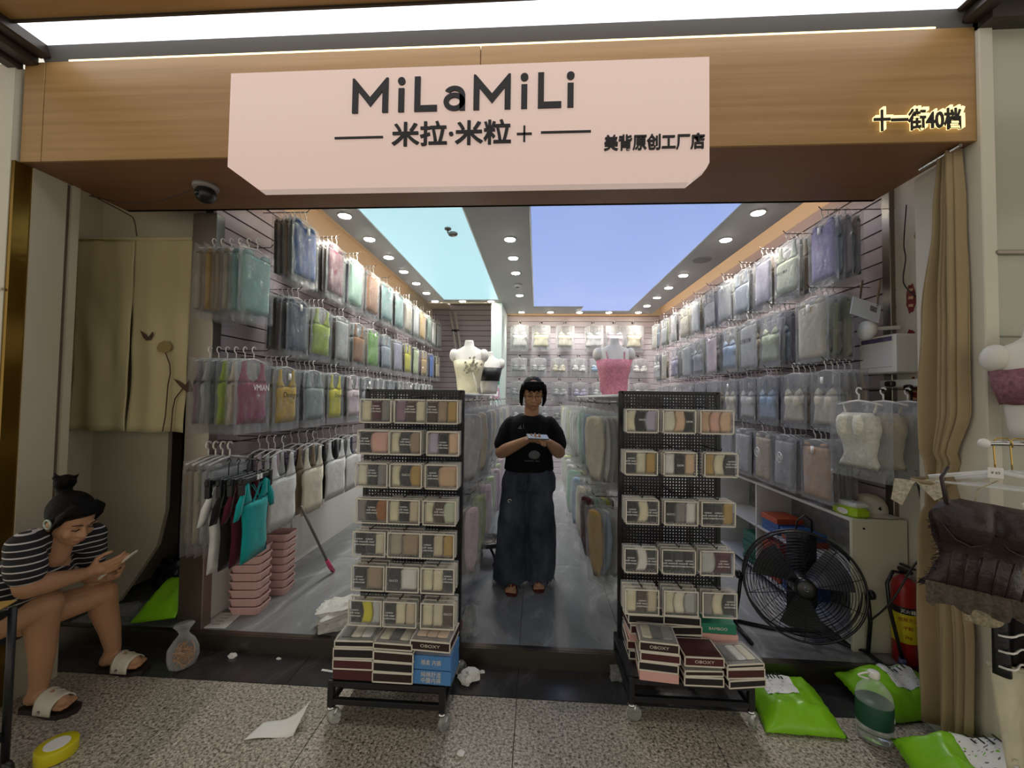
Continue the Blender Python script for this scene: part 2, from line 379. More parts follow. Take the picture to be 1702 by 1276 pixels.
# ------------------------------------------------------------------ hall side: walls beside the entrance
ol = struct('wall_outer_left', MB().box(-3.4, -2.572, 1.83, 1.95, 0, 3.12), M_offw, 'pale wall panel at the edge of the entrance')
MB().box(-2.60, -2.552, 1.834, 1.905, 0, ZF).build('gold_trim', M_gold, ol)
MB().box(-2.62, -2.545, 1.905, 2.055, 0, ZF).build('return_panel', M_beige, ol)
MB().box(-2.62, -2.56, 2.055, 2.08, 0, ZF).build('dark_joint', mat('brown joint', '#5e5344', .7), ol)
MB().box(-3.0, -2.54, 2.08, 2.115, 0, ZF).build('jamb', M_beige, ol)
MB().box(-3.4, -2.572, 1.822, 1.832, 2.0, 2.012).box(-3.4, -2.572, 1.822, 1.832, .9, .912).build('panel_joint', M_beige, ol)
ni = struct('wall_niche', MB().box(-3.0, -2.95, 2.115, 3.33, SH, 3.2).box(-2.95, -2.10, 2.60, 2.63, 2.1, 3.2).box(-3.0, -2.0, 2.40, 2.63, 3.2, 3.24).prism([(-2.95, SH), (-2.72, SH + .05), (-2.60, .32), (-2.47, .52), (-2.42, .75), (-2.42, 2.1), (-2.95, 2.1)], 2.60, 2.63), M_beige, 'beige niche wall behind the hanging cloth')
MB().box(-2.95, -2.14, 3.3, 3.33, SH, ZF).box(-2.17, -2.10, 2.52, 3.3, SH, ZF).box(-2.95, -2.1, 2.63, 3.33, ZF - .02, ZF + .02).build('closet_back', mat('dark closet', '#3a2c24', .7), ni)
struct('trim_post', MB().rbox(-2.155, -2.0, 2.425, 2.50, SH, ZF, .004), M_steel, 'brushed steel post at the end of the slat wall')
orr = struct('wall_outer_right', MB().box(1.915, 4.0, 1.845, 1.95, 0, 3.2), M_green, 'grey green glossy wall beside the entrance')
MB().rbox(1.858, 1.915, 1.835, 2.02, 0, 3.2, .004).build('pilaster', M_offw, orr)
MB().rbox(1.905, 4.0, 1.83, 1.846, 2.145, 2.165, .004).build('rail', M_steel, orr)
MB().box(1.905, 4.0, 1.84, 1.846, 1.80, 1.806).build('panel_joint', mat('tile joint', '#7d7d6e', .6), orr)
MB().box(1.87, XR + .03, 2.02, 2.16, 0, ZF).build('side_wall', M_offw, orr)
MB().box(1.858, 4.0, 1.78, 1.86, 3.12, 3.2).build('cornice', M_frame, orr)
# ------------------------------------------------------------------ hall ceiling with its light strips
hc = struct('ceiling_hall', MB().box(-4.5, 4.5, 1.5, 1.9, 3.34, 3.4).box(-4.5, 4.5, -3, .9, 3.30, 3.36), mat('hall ceiling paint', '#6c6252', .6), 'hall ceiling above the walkway')
MB().box(-2.42, 1.80, 1.56, 1.690, 3.20, 3.26).build('wood_beam', M_wood, hc)
MB().box(-2.42, 1.80, 1.685, 1.695, 3.19, 3.27).build('dark_strip', M_frame, hc)  # solid dark bar along the edge of the wood beam
MB().prism([(0, 0), (0.03, -.06), (0.03, .2), (0, .2)], 0, 4.3, Matrix.Translation((-2.45, 1.825, 3.2)) @ Matrix(((0, 1, 0, 0), (1, 0, 0, 0), (0, 0, 1, 0), (0, 0, 0, 1)))).build('back_board', mat('charcoal board', '#56524e', .5), hc)
for x0, x1, z0, z1 in ((-2.47, -2.405, 3.15, 3.3), (-2.55, -2.47, 3.12, 3.26), (-2.62, -2.55, 3.10, 3.2), (1.765, 1.80, 3.19, 3.3), (1.80, 1.87, 3.15, 3.28)):
    MB().rbox(x0, x1, .2, 1.85, z0, z1, .008).build('side_frame', M_frame, hc)
ls = thing('light_strip', 'long white light panel in the hall ceiling above the fascia', 'light panel')
MB().box(-2.40, 1.762, 1.70, 1.823, 3.2, 3.212).build('diffuser', glow('hall strip light', '#f2f6ff', E_STRIP), ls)
MB().box(-2.40, 1.762, 1.695, 1.83, 3.213, 3.26).build('housing', M_frame, ls)
ls = thing('light_strip', 'second white light panel of the hall ceiling, over the walkway', 'light panel')
MB().box(-2.2, 1.7, 1.18, 1.30, 3.28, 3.292).build('diffuser', MATS['hall strip light'], ls)
MB().box(-2.21, 1.71, 1.17, 1.31, 3.292, 3.33).build('housing', M_frame, ls)
tag(MB().box(-2.32, 1.70, 1.851, 1.862, 3.141, 3.152).build('edge_light', glow('yellow edge LED', '#ffe9a0', 2.2)), 'thin yellowish light line along the top of the fascia', 'light strip')
# ------------------------------------------------------------------ the shop sign
YN = 1.80
sg = thing('shop_sign', 'pink backlit shop sign with black MiLaMiLi lettering', 'sign', (0, 0, 0))
so = [onY(x, y, YN) for x, y in ((384, 122), (1179, 94), (1179, 270), (1174, 280), (1145, 303), (430, 317), (388, 284), (381, 277))]
so[1].z = so[0].z; so[2].x = so[1].x; so[7].x = so[0].x; so[5].z = so[4].z
MB().prism([(p.x, p.z) for p in so], YN, YN + .05).build('face', glow('pink backlit acrylic', '#edd0c3', E_SIGN), sg)
def sign_text(s, x0, x1, yc, h, bold=0.0, m=M_ink, Y=YN, depth=.008, name='lettering', parent=None):
    a, b = onY(x0, yc[0], Y), onY(x1, yc[1], Y)
    return letters(s, h, m, parent or sg, facing_y((a.x + b.x) / 2, Y - depth * .5, (a.z + b.z) / 2), depth, bold, name, abs(b.x - a.x))
def block_letters():
    """the heavy geometric capitals of the sign, built stroke by stroke (unit height 1 for capitals)"""
    mb = MB(); x = 0.0; S = .17
    def poly(pts, ox): mb.prism([(px_ + ox, pz) for px_, pz in pts], -.004, .004)
    for ch in 'MiLaMiLi':
        if ch == 'M':
            W = 1.06
            poly([(0, 0), (S, 0), (S, .62), (W / 2, .18), (W - S, .62), (W - S, 0), (W, 0), (W, 1.0), (W - .06, 1.0), (W / 2, .45), (.06, 1.0), (0, 1.0)], x); adv = W + .30
        elif ch == 'i':
            poly([(0, 0), (S, 0), (S, .68), (0, .68)], x); poly([(S / 2 + .11 * math.cos(t * PI / 8), .89 + .11 * math.sin(t * PI / 8)) for t in range(16)], x); adv = S + .30
        elif ch == 'L':
            poly([(0, 0), (.66, 0), (.66, S), (S, S), (S, 1.0), (0, 1.0)], x); adv = .66 + .17
        else:
            n = 28; R1, R0 = .33, .17
            arc = [PI * .80 - (PI * 1.6 + .001) * 0 + 2 * PI * k / n for k in range(n)]
            for k in range(n):
                t0, t1 = 2 * PI * k / n, 2 * PI * (k + 1) / n
                poly([(.33 + R1 * .95 * math.cos(t0), .25 + R1 * .77 * math.sin(t0)), (.33 + R1 * .95 * math.cos(t1), .25 + R1 * .77 * math.sin(t1)), (.33 + R0 * .95 * math.cos(t1), .25 + R0 * .72 * math.sin(t1)), (.33 + R0 * .95 * math.cos(t0), .25 + R0 * .72 * math.sin(t0))], x)
            poly([(.48, 0), (.64, 0), (.64, .46), (.48, .46)], x)
            for k in range(10):
                t0, t1 = PI * .03 + PI * .80 * k / 10, PI * .03 + PI * .80 * (k + 1) / 10
                poly([(.33 + .31 * math.cos(t0), .44 + .26 * math.sin(t0)), (.33 + .31 * math.cos(t1), .44 + .26 * math.sin(t1)), (.33 + .15 * math.cos(t1), .44 + .13 * math.sin(t1)), (.33 + .15 * math.cos(t0), .44 + .13 * math.sin(t0))], x)
            adv = .64 + .24
        x += adv
    return mb, x - .30
_mb, _w = block_letters(); _a, _b = onY(586, 189, YN), onY(953, 180, YN); _k = (_b.x - _a.x) / _w; _h = (onY(590, 132, YN).z - onY(590, 189, YN).z)
_mb.v = [(_a.x + vx * _k, YN - .004 + vy, (_a.z + _b.z) / 2 + vz * _h) for vx, vy, vz in _mb.v]
_mb.build('lettering', M_ink, sg)
sign_text('米拉·米粒', 652, 850, (229, 222), .115, .0022)
for x0, y0, x1, y1, t in ((557, 230, 637, 229, .009), (899, 221, 982, 219, .009), (859, 223.5, 884, 223, .009)):
    a, b = onY(x0, y0, YN), onY(x1, y1, YN); MB().box(a.x, b.x, YN - .006, YN - .0005, (a.z + b.z) / 2 - t / 2, (a.z + b.z) / 2 + t / 2).build('stroke', M_ink, sg)
p = onY(871.5, 223, YN); MB().box(p.x - .0045, p.x + .0045, YN - .006, YN - .0005, p.z - .036, p.z + .036).build('stroke', M_ink, sg)
sign_text('美背原创工厂店', 1004, 1171, (240, 238), .072, .0016)
ad = thing('address_letters', 'small backlit shop number lettering on the wood fascia', 'sign')
sign_text('十一街40档', 1450, 1597, (204, 200), .098, .004, glow('warm letter halo', '#ffeaa8', 1.0), 1.849, .020, 'halo', ad)
sign_text('十一街40档', 1452, 1597, (204, 200), .096, .0022, mat('brown letter face', '#1e1511', .6), 1.822, .004, 'letter_face', ad)
# ------------------------------------------------------------------ cloth colours
CLOTH = {'pale teal': '#a3c4bd', 'denim blue': '#34568f', 'maroon': '#6a2437', 'mint': '#b4d8c4', 'rust brown': '#9a6b45', 'dusty teal': '#87a7a4', 'grey beige': '#b2aa9b', 'charcoal': '#34363a',
 'tan': '#b79c6b', 'bottle green': '#345a44', 'white': '#e4e4e0', 'light grey': '#c6c8c6', 'slate': '#565d69', 'lime': '#a9bd57', 'leaf green': '#84b564', 'blue grey': '#9fabb5', 'lavender grey': '#b9b6c6',
 'lemon': '#d6d05a', 'pale green': '#cdd9b4', 'royal blue': '#3a66b4', 'rose': '#93405f', 'mustard': '#c8a81c', 'grey green': '#8b9a96', 'pale pink': '#dfced4', 'beige': '#cfc3ac', 'dark brown': '#4d3d33',
 'mauve': '#97808f', 'navy': '#2a3248', 'cream': '#e2dcc3', 'silver grey': '#b4b6b6', 'lilac': '#aaa2c9', 'pale blue': '#b4c6d8', 'sage': '#c3cbb3', 'black': '#18181a', 'turquoise': '#3aa5a5', 'taupe': '#a4937f',
 'ivory': '#e6e1cf', 'peach': '#dcc0a6', 'ecru': '#d8d2bd', 'burgundy': '#4e1c2a', 'skin beige': '#cdb197', 'pink': '#d49aa9', 'ash': '#8c8b88', 'coral pink': '#dcb5a8'}
def cloth(c):
    v = lin(CLOTH[c])[:3]; g = sum(v) / 3; v = [max(.004, min(.9, (g + (q - g) * 1.25) * .82)) for q in v]
    return mat('cloth ' + c, v, .8, 0, .25, .45, 26, .12, 11, sheen=.15)
M_bag = film('clear garment bag', (.92, .94, .94), .025, .07, 1.0, 20, .16)
M_bag2 = film('milky garment bag', (.92, .93, .92), .06, .09, 1.0, 18, .16)
M_bag3 = film('dense clear garment bag', (.93, .94, .94), .15, .12, 1.0, 16, .2)
M_hang = mat('white plastic hanger', '#e4e2dc', .35)
M_hook = mat('dark wire hook', '#4b4038', .35, .7)
M_tag = mat('white paper tag', '#eceae4', .6)
# ------------------------------------------------------------------ garment shapes hung from a hook at the origin, front towards -y
def strip(mb, rows, nu=8, seed=0, thick=.009, wr=.004, bulge=None, back=.004):
    """a closed soft slab between left and right edges given for each height: rows (z, xl, xr)"""
    nv = (len(rows) - 1)
    def pos(u, v, front):
        k = min(int(v * nv + 1e-6), nv - 1); f = v * nv - k; a, b = rows[k], rows[k + 1]
        z, xl, xr = [a[i] + (b[i] - a[i]) * f for i in range(3)]; x = xl + (xr - xl) * u
        e = (1 - (2 * u - 1) ** 4) * min(1, 6 * min(v, 1 - v) + .25)
        t = thick * e + wr * (nz(x * 9, z * 16, seed) + .6 * nz(x * 26, z * 13, seed + 7)) * e
        if bulge: t += bulge(x, z)
        return (x, -t if front else back * e, z)
    mb.pillow(lambda u, v: pos(u, v, True), lambda u, v: pos(u, v, False), nu, nv)
def lerp_rows(keys, n):
    out = []
    for k in range(n + 1):
        t = k / n * (len(keys) - 1); i = min(int(t), len(keys) - 2); f = t - i; f2 = f * f * (3 - 2 * f)
        out.append(tuple(keys[i][j] + (keys[i + 1][j] - keys[i][j]) * (f if j == 0 else f2) for j in range(3)))
    return out
def g_tank(seed, w=.125, h=.36, zt=-.085, neck=.10, flare=1.0):
    mb = MB(); zb = zt - h; za = zt - neck - .02
    strip(mb, lerp_rows([(zb, -w * flare, w * flare), (zb + h * .4, -w * .92, w * .92), (za - .06, -w, w), (za, -w * .97, w * .97)], 9), 8, seed)
    for s in (-1, 1):
        k = [(za, -w * .97, -.002), (za + .018, -w * .90, -w * .26), (za + .05, -w * .80, -w * .40), (za + .09, -w * .76, -w * .44), (zt, -w * .76, -w * .42)]
        if s > 0: k = [(z, -b, -a) for z, a, b in k]
        strip(mb, lerp_rows(k, 8), 4, seed + s, .006, .002)
    return mb
def g_cami(seed, w=.12, h=.34, zt=-.085, cup=.013):
    mb = MB(); zb = zt - h; za = zt - .13
    def bul(x, z): return cup * max(0, 1 - ((abs(x) - w * .47) / (w * .46)) ** 2) * max(0, 1 - ((z - za + .045) / .06) ** 2)
    strip(mb, lerp_rows([(zb, -w * 1.05, w * 1.05), (zb + h * .35, -w * .86, w * .86), (za - .07, -w, w), (za - .02, -w * .98, w * .98)], 10), 10, seed, .012, .005, bul)
    for s in (-1, 1):
        k = [(za - .02, -w * .98, -.001), (za + .01, -w * .86, -w * .22), (za + .03, -w * .66, -w * .5)]
        k2 = [(za + .03, -w * .62, -w * .54), (zt, -w * .64, -w * .57)]
        if s > 0: k = [(z, -b, -a) for z, a, b in k]; k2 = [(z, -b, -a) for z, a, b in k2]
        strip(mb, lerp_rows(k, 4), 3, seed, .010, .003, bul); strip(mb, lerp_rows(k2, 3), 2, seed, .004, 0)
    return mb
def g_fold(seed, w=.125, h=.36, zt=-.09):
    mb = MB(); zb = zt - h
    strip(mb, lerp_rows([(zb, -w, w), (zb + .1, -w * .98, w * .98), (zt - .05, -w, w), (zt - .03, -w, w)], 10), 8, seed, .014, .006)
    for s in (-1, 1):
        k = [(zt - .03, -w, -.02), (zt - .01, -w * .9, -w * .30), (zt, -w * .8, -w * .42)]
        if s > 0: k = [(z, -b, -a) for z, a, b in k]
        strip(mb, lerp_rows(k, 3), 3, seed, .009, .003)
    return mb
def g_long(seed, w=.10, h=.42, zt=-.09):
    mb = MB(); zb = zt - h
    q = nz(seed * 3.1) * .5; strip(mb, lerp_rows([(zb + .05 * nz(seed), -w * .3 + q * w, w * .4 + q * w), (zb + .12, -w * .75, w * .7), (zb + .26, -w * .8, w * .85), (zt - .10, -w * .85, w * .8), (zt - .02, -w * .7, w * .7), (zt, -w * .3, w * .3)], 12), 9, seed, .008, .010)
    return mb
def g_tee(seed, w=.14, h=.40, zt=-.085):
    mb = MB(); zb = zt - h; za = zt - .14
    strip(mb, lerp_rows([(zb, -w * 1.0, w * 1.0), (zb + h * .4, -w * .9, w * .9), (za, -w, w), (za + .035, -w * .98, w * .98)], 9), 8, seed, .020, .008)
    for s in (-1, 1):
        k = [(za + .035, -w * .98, -.001), (za + .06, -w * .97, -w * .35), (zt - .02, -w * .9, -w * .5), (zt, -w * .75, -w * .52)]
        sl = [(za - .03, -w * 1.55, -w * 1.12), (za + .03, -w * 1.42, -w * .94), (zt - .03, -w * 1.05, -w * .85), (zt - .008, -w * .85, -w * .78)]
        if s > 0: k = [(z, -b, -a) for z, a, b in k]; sl = [(z, -b, -a) for z, a, b in sl]
        strip(mb, lerp_rows(k, 4), 3, seed, .012, .003); strip(mb, lerp_rows(sl, 5), 4, seed + 3, .014, .004)
    return mb
def g_bag(seed, w=.15, zt=-.075, zb=-.50, puff=.013, cr=.006, taper=1.0, nu=11, nv=16):
    def fn(u, v, s):
        k = 1 + (taper - 1) * (1 - v); x = (2 * u - 1) * w * k; z = zb + (zt - zb) * v
        e = min(1, 5 * min(u, 1 - u)) * min(1, 5 * min(v, 1 - v))
        y = -s * puff * e + cr * (nz(x * 14, z * 10, seed + s) + .7 * nz(x * 34, z * 20, seed + 3 + s)) * min(1, e + .25)
        return (x + .004 * nz(z * 18, u, seed), y - .004, z + .003 * nz(x * 30, v, seed))
    mb = MB(); mb.pillow(lambda u, v: fn(u, v, 1.0), lambda u, v: fn(u, v, -.45), nu, nv); return mb
def hanger_mb(w=.11, z=-.07, r=.0032, k=1.0):
    mb = MB(); mb.tube([(.0, 0, z), (0, 0, -.045)] + [(-.016 * math.sin(t) * k + 0, 0, -.018 + .018 * -math.cos(t)) for t in [PI * q / 8 for q in range(0, 12)]][::1], r, 5)
    mb.tube([(-w, 0, z - .022), (-w * .4, 0, z - .006), (0, 0, z), (w * .4, 0, z - .006), (w, 0, z - .022)], r * 1.3, 5); return mb
def mesh_of(mb, name, m, smooth=True):
    me = mb.mesh(name, smooth); bm = bmesh.new(); bm.from_mesh(me); bmesh.ops.recalc_face_normals(bm, faces=bm.faces); bm.to_mesh(me); bm.free()
    me.materials.append(m); return me
SHAPES = {'tank top': [mesh_of(g_tank(i, .118 + .008 * i), 'garment', M_hang) for i in range(3)], 'camisole': [mesh_of(g_cami(i + 5, .115 + .006 * i), 'garment', M_hang) for i in range(3)],
 'folded top': [mesh_of(g_fold(i + 9, .12 + .006 * i), 'garment', M_hang) for i in range(3)], 'crop top': [mesh_of(g_cami(i + 15, .12, .22, -.085, .02), 'garment', M_hang) for i in range(2)],
 'long top': [mesh_of(g_long(i + 21, .09 + .012 * i), 'garment', M_hang) for i in range(4)], 'tee': [mesh_of(g_tee(i + 30), 'garment', M_hang) for i in range(2)]}
BAGS = [mesh_of(g_bag(i, .15, zb=-.50), 'bag', M_bag, False) for i in range(4)]
BAGS_S = [mesh_of(g_bag(i + 10, .145, zb=-.40), 'bag', M_bag2, False) for i in range(3)]
BAGS_L = [mesh_of(g_bag(i + 20, .105, zb=-.56, taper=.8, puff=.010, cr=.006), 'bag', M_bag, False) for i in range(4)]
BAGS_R = [mesh_of(g_bag(i + 30, .15, zb=-.47), 'bag', M_bag2, False) for i in range(4)]
HANGER = mesh_of(hanger_mb(), 'hanger', M_hang); HANGER_T = mesh_of(hanger_mb(.10, r=.0026), 'hanger', M_bag2)
TAGS = mesh_of(MB().box(-.016, .016, -.024, -.0225, -.16, -.115), 'paper_tag', M_tag)
def pack(name, label, cat, loc, rz, group, color, shape, bags=None, tilt=0.0, swing=0.0, hanger=None, scale=1.0, tagged=False):
    t = thing(name, label, cat, loc, 0, group); t.rotation_euler = (tilt, swing, rz)
    if scale != 1.0: t.scale = (scale, 1, scale)
    v = SHAPES[shape]; paint(link('garment', v[random.randrange(len(v))], t), cloth(color))
    link('hanger', hanger or HANGER, t)
    if bags: link('bag', bags[random.randrange(len(bags))], t)
    if tagged: link('paper_tag', TAGS, t)
    return t
_hk = {}
def prong(label, loc, n, L, group, mesh_key='wall'):
    """a wire hook standing out of the wall along n (x sign or y sign)"""
    k = (n, round(L, 2))
    if k not in _hk:
        mb = MB(); d = Vector(n); mb.tube([(0, 0, 0), d * (L - .02), d * L + Vector((0, 0, .022))], .0032, 5)
        q = Vector((abs(d.y), abs(d.x), 0)) * .02; mb.box(-.004 - q.x, .004 + q.x, -.004 - q.y, .004 + q.y, -.02, .012)
        _hk[k] = mesh_of(mb, 'wall_hook', M_hook)
    return tag(link('wall_hook', _hk[k], None, (loc[0], loc[1], loc[2] - .0075)), label, 'hook', group)
POS = ['frontmost', 'second back', 'third back', 'fourth back', 'fifth back', 'innermost']
def hang_row(wall, row, specs, z, shape_of, xw, xf, rz, n, bags, group, stack, back_cols, scale=1.0, pitch=.036, start=0):
    """specs: (Y, colour of the frontmost); the pieces behind it take other colours"""
    sgn = 1 if xf > xw else -1
    for i, (Y, c) in enumerate(specs):
        prong('%s wire hook from entrance, %s row, %s' % (ORD[i + start], row, wall), (xw, Y, z), n, abs(xf - xw) + .02, 'wire hooks of the slat walls')
        ns = stack(i); rz_, tl_ = rz + random.uniform(-.05, .05), random.uniform(-.02, .02)
        for k in range(ns):
            col = c if k == 0 else back_cols[(i * 3 + k * 5 + len(row)) % len(back_cols)]
            sh = shape_of(i, k)
            pack('bagged_' + sh.replace(' ', '_'), '%s bagged %s, %s on %s hook from entrance, %s row, %s' % (col, sh, POS[k] if k < ns - 1 or k == 0 else 'innermost', ORD[i + start], row, wall), 'bagged top',
                 (xf - sgn * (pitch * k + .008), Y + random.uniform(-.006, .006), z), rz_ + random.uniform(-.01, .01), group, col, sh, bags, tl_, random.uniform(-.03, .03), None, scale, (i + k) % 4 == 0)
# ------------------------------------------------------------------ wall of coloured tops (left)
LB = ['grey beige', 'charcoal', 'taupe', 'slate', 'mauve', 'dark brown', 'ash', 'slate', 'grey green', 'dark brown', 'charcoal']
WL = 'left wall'; GL = 'bagged tops on the wall of coloured tops'
stk = lambda i: [5, 5, 4, 4, 4, 3, 3, 3, 2, 2, 2, 2, 2, 2][i]
hang_row(WL, 'top', [(2.90, 'denim blue'), (3.37, 'maroon'), (3.78, 'mint'), (4.16, 'rust brown'), (4.56, 'dusty teal'), (4.98, 'dusty teal'), (5.36, 'grey beige'), (5.70, 'light grey'), (6.05, 'tan'), (6.4, 'bottle green'), (6.72, 'white'), (7.05, 'silver grey')], 2.86, lambda i, k: 'folded top', XL, -1.70, PI / 2, (1, 0, 0), BAGS, GL, stk, LB, 1.1)
hang_row(WL, 'upper', [(2.82, 'slate'), (3.16, 'lime'), (3.50, 'light grey'), (3.84, 'rust brown'), (4.18, 'leaf green'), (4.54, 'blue grey'), (4.92, 'lavender grey'), (5.32, 'lemon'), (5.72, 'pale green'), (6.1, 'tan'), (6.55, 'royal blue'), (6.95, 'beige')], 2.27, lambda i, k: ['folded top', 'tank top'][i % 2], XL, -1.69, PI / 2, (1, 0, 0), BAGS, GL, stk, LB, .98)
hang_row(WL, 'middle', [(2.72, 'mustard'), (3.06, 'grey green'), (3.40, 'lemon'), (3.73, 'pale pink'), (4.06, 'silver grey'), (4.40, 'light grey'), (4.74, 'blue grey'), (5.08, 'light grey'), (5.42, 'silver grey'), (5.78, 'light grey'), (6.15, 'white'), (6.5, 'silver grey')], 1.775, lambda i, k: 'tank top', XL, -1.69, PI / 2, (1, 0, 0), BAGS, GL, stk, LB, 1.0)
# the hooks at the steel post
for row, z, c0, cs, sh, sc in (('upper', 2.46, 'pale teal', ['dusty teal', 'grey beige', 'taupe', 'tan', 'grey beige'], 'folded top', 1.02), ('middle', 1.80, 'rose', ['ivory', 'lime', 'slate', 'light grey', 'mauve'], 'tank top', 1.03)):
    prong('long wire hook beside the steel post, %s' % ('higher one' if z > 2 else 'lower one'), (XL, 2.52 if z > 2 else 2.52, z), (1, 0, 0), .36, 'hooks at the post')
    for k in range(6):
        c = c0 if k == 0 else cs[k - 1]
        pack('bagged_' + sh.replace(' ', '_'), '%s bagged %s, %s on the %s hook by the steel post' % (c, sh, POS[k], 'higher' if z > 2 else 'lower'), 'bagged top', (-1.70 - .055 * k, 2.385, z), PI / 2 + random.uniform(-.03, .03), 'bagged tops beside the steel post', c, sh, BAGS, 0, 0, None, sc)
def wall_print(s, size, m, Y, z, X=-1.66, side=1, w_=None, parent=None, label=None):
    M = Matrix.Translation((X, Y, z)) @ Matrix.Rotation(side * PI / 2, 4, 'Z') @ Matrix.Rotation(PI / 2, 4, 'X')
    o = letters(s, size, m, None, M, .0008, 0, 'print', w_)
    best = min((q for q in COL.objects if q.parent is None and q.get('category') == 'bagged top'), key=lambda q: (Vector((X, Y, z + .3)) - q.location).length)
    o.parent = best; o.matrix_parent_inverse = best.matrix_basis.inverted(); return o
# ------------------------------------------------------------------ wall of pale tops (right)
RB = ['silver grey', 'light grey', 'ash', 'lavender grey', 'taupe', 'sage', 'beige', 'charcoal', 'pale blue', 'ecru']
WR = 'right wall'; GR = 'bagged tops on the wall of pale tops'
hang_row(WR, 'top', [(2.70, 'lilac'), (3.08, 'sage'), (3.40, 'lavender grey'), (3.74, 'blue grey'), (4.10, 'light grey'), (4.45, 'silver grey'), (4.82, 'white'), (5.2, 'ecru'), (5.6, 'white'), (6.0, 'light grey'), (6.45, 'ivory')], 2.74, lambda i, k: ['folded top', 'tank top'][(i + k) % 2], XR, 1.78, -PI / 2, (-1, 0, 0), BAGS, GR, stk, RB, 1.0)
hang_row(WR, 'upper', [(2.79, 'ecru'), (3.26, 'sage'), (3.60, 'light grey'), (3.95, 'pale blue'), (4.35, 'pale pink'), (4.7, 'silver grey'), (5.05, 'light grey'), (5.45, 'lavender grey'), (5.9, 'ecru'), (6.3, 'white')], 2.27, lambda i, k: ['folded top', 'camisole'][(i + k) % 2], XR, 1.76, -PI / 2, (-1, 0, 0), BAGS_R, GR, stk, RB, 1.05)
hang_row(WR, 'middle', [(2.67, 'ivory'), (2.99, 'ivory'), (3.33, 'pale blue'), (3.64, 'white'), (3.96, 'ivory'), (4.3, 'light grey'), (4.64, 'pale blue'), (5.0, 'white'), (5.4, 'pale pink'), (5.8, 'light grey'), (6.2, 'silver grey')], 1.785, lambda i, k: 'camisole' if k < 2 else 'tank top', XR, 1.77, -PI / 2, (-1, 0, 0), BAGS_R, GR, stk, RB, .96)
hang_row(WR, 'lower', [(2.78, 'skin beige'), (3.10, 'silver grey'), (3.40, 'beige'), (3.71, 'light grey'), (4.02, 'silver grey'), (4.36, 'ash'), (4.7, 'light grey')], 1.35, lambda i, k: 'folded top', XR, 1.77, -PI / 2, (-1, 0, 0), BAGS_R, GR, stk, ['ash', 'taupe', 'beige', 'silver grey', 'dark brown'], .98)
# ------------------------------------------------------------------ back wall
GB = 'bagged pieces on the back wall'
for r, (z, xs, cols, sh, bg, nm) in enumerate(((2.88, [-.32, .05, .46, .94, 1.30, 1.62], ['white', 'cream', 'ivory', 'white', 'pale pink', 'cream'], 'camisole', BAGS, 'top'), (2.29, [-.32, .01, .36, .70, 1.02, 1.36, 1.72], ['silver grey', 'light grey', 'ivory', 'white', 'pale blue', 'light grey', 'white'], 'crop top', BAGS_S, 'upper'),
        (1.87, [-.32, .03, .38, .72, 1.05, 1.4, 1.74], ['silver grey', 'light grey', 'silver grey', 'lavender grey', 'light grey', 'white', 'silver grey'], 'crop top', BAGS_S, 'middle'), (1.45, [-.3, .05, .40, .75, 1.1, 1.45, 1.8], ['light grey', 'silver grey', 'ash', 'lavender grey', 'light grey', 'silver grey', 'ash'], 'crop top', BAGS_S, 'lower'))):
    for i, (x, c) in enumerate(zip(xs, cols)):
        prong('%s wire hook from the mint pillar, %s row, back wall' % (ORD[i], nm), (x * 1.035, 7.43, z), (0, -1, 0), .13, 'wire hooks of the back wall')
        for k in range(2):
            cc = c if k == 0 else RB[(i * 2 + r) % len(RB)]
            pack('bagged_' + sh.replace(' ', '_'), '%s bagged %s, %s on %s hook from mint pillar, %s row, back wall' % (cc, sh, 'front' if k == 0 else 'rear', ORD[i], nm), 'bagged top', (x * 1.035, 7.305 + .055 * k, z), random.uniform(-.06, .06), GB, cc, sh, bg, 0, random.uniform(-.02, .02), None, 1.08 if r == 0 else 1.0)
# ------------------------------------------------------------------ two aisle racks
def gondola(name, label, x0, x1, y0, y1, face):
    t = thing(name, label, 'garment rack', ((x0 + x1) / 2, (y0 + y1) / 2, SH)); ox, oy = (x0 + x1) / 2, (y0 + y1) / 2
    MB().rbox(x0 - ox, x1 - ox, y0 - oy, y1 - oy, 0, .09, .006).build('base_deck', M_white, t)
    for y in (y0, (y0 + y1) / 2, y1):
        for x in (x0, x1): MB().box(x - ox - .012 * (x > ox) * 2 + 0, x - ox + .024 * (x < ox), y - oy - .012, y - oy + .012, .09, 1.44).build('post', M_white, t)
    for z in (.80, 1.40):
        for x in (x0, x1):
            s = .012 if x < ox else -.012
            MB().tube([(x - ox + s, y0 - oy, z), (x - ox + s, y1 - oy, z)], .010, 6).build('rail', M_chrome, t)
    MB().rbox(x0 - ox, x1 - ox, y0 - oy, y1 - oy, 1.44, 1.46, .004).build('top_board', M_white, t)
    MB().box(-.006, .006, y0 - oy, y1 - oy, .09, 1.44).build('divider', M_slat, t)
    return t
gl = gondola('garment_rack', 'white aisle rack beside the wall of coloured tops', -.98, -.62, 2.55, 6.0, 1)
gr_ = gondola('garment_rack', 'white aisle rack beside the wall of pale tops', .58, .94, 2.60, 6.2, -1)
GC_L = ['light grey', 'lavender grey', 'pale pink', 'white', 'lilac', 'cream', 'light grey', 'pale green', 'ivory', 'mint']
GC_R = ['ivory', 'pale green', 'tan', 'white', 'lemon', 'pale blue', 'light grey', 'burgundy', 'white', 'cream', 'mint', 'white']
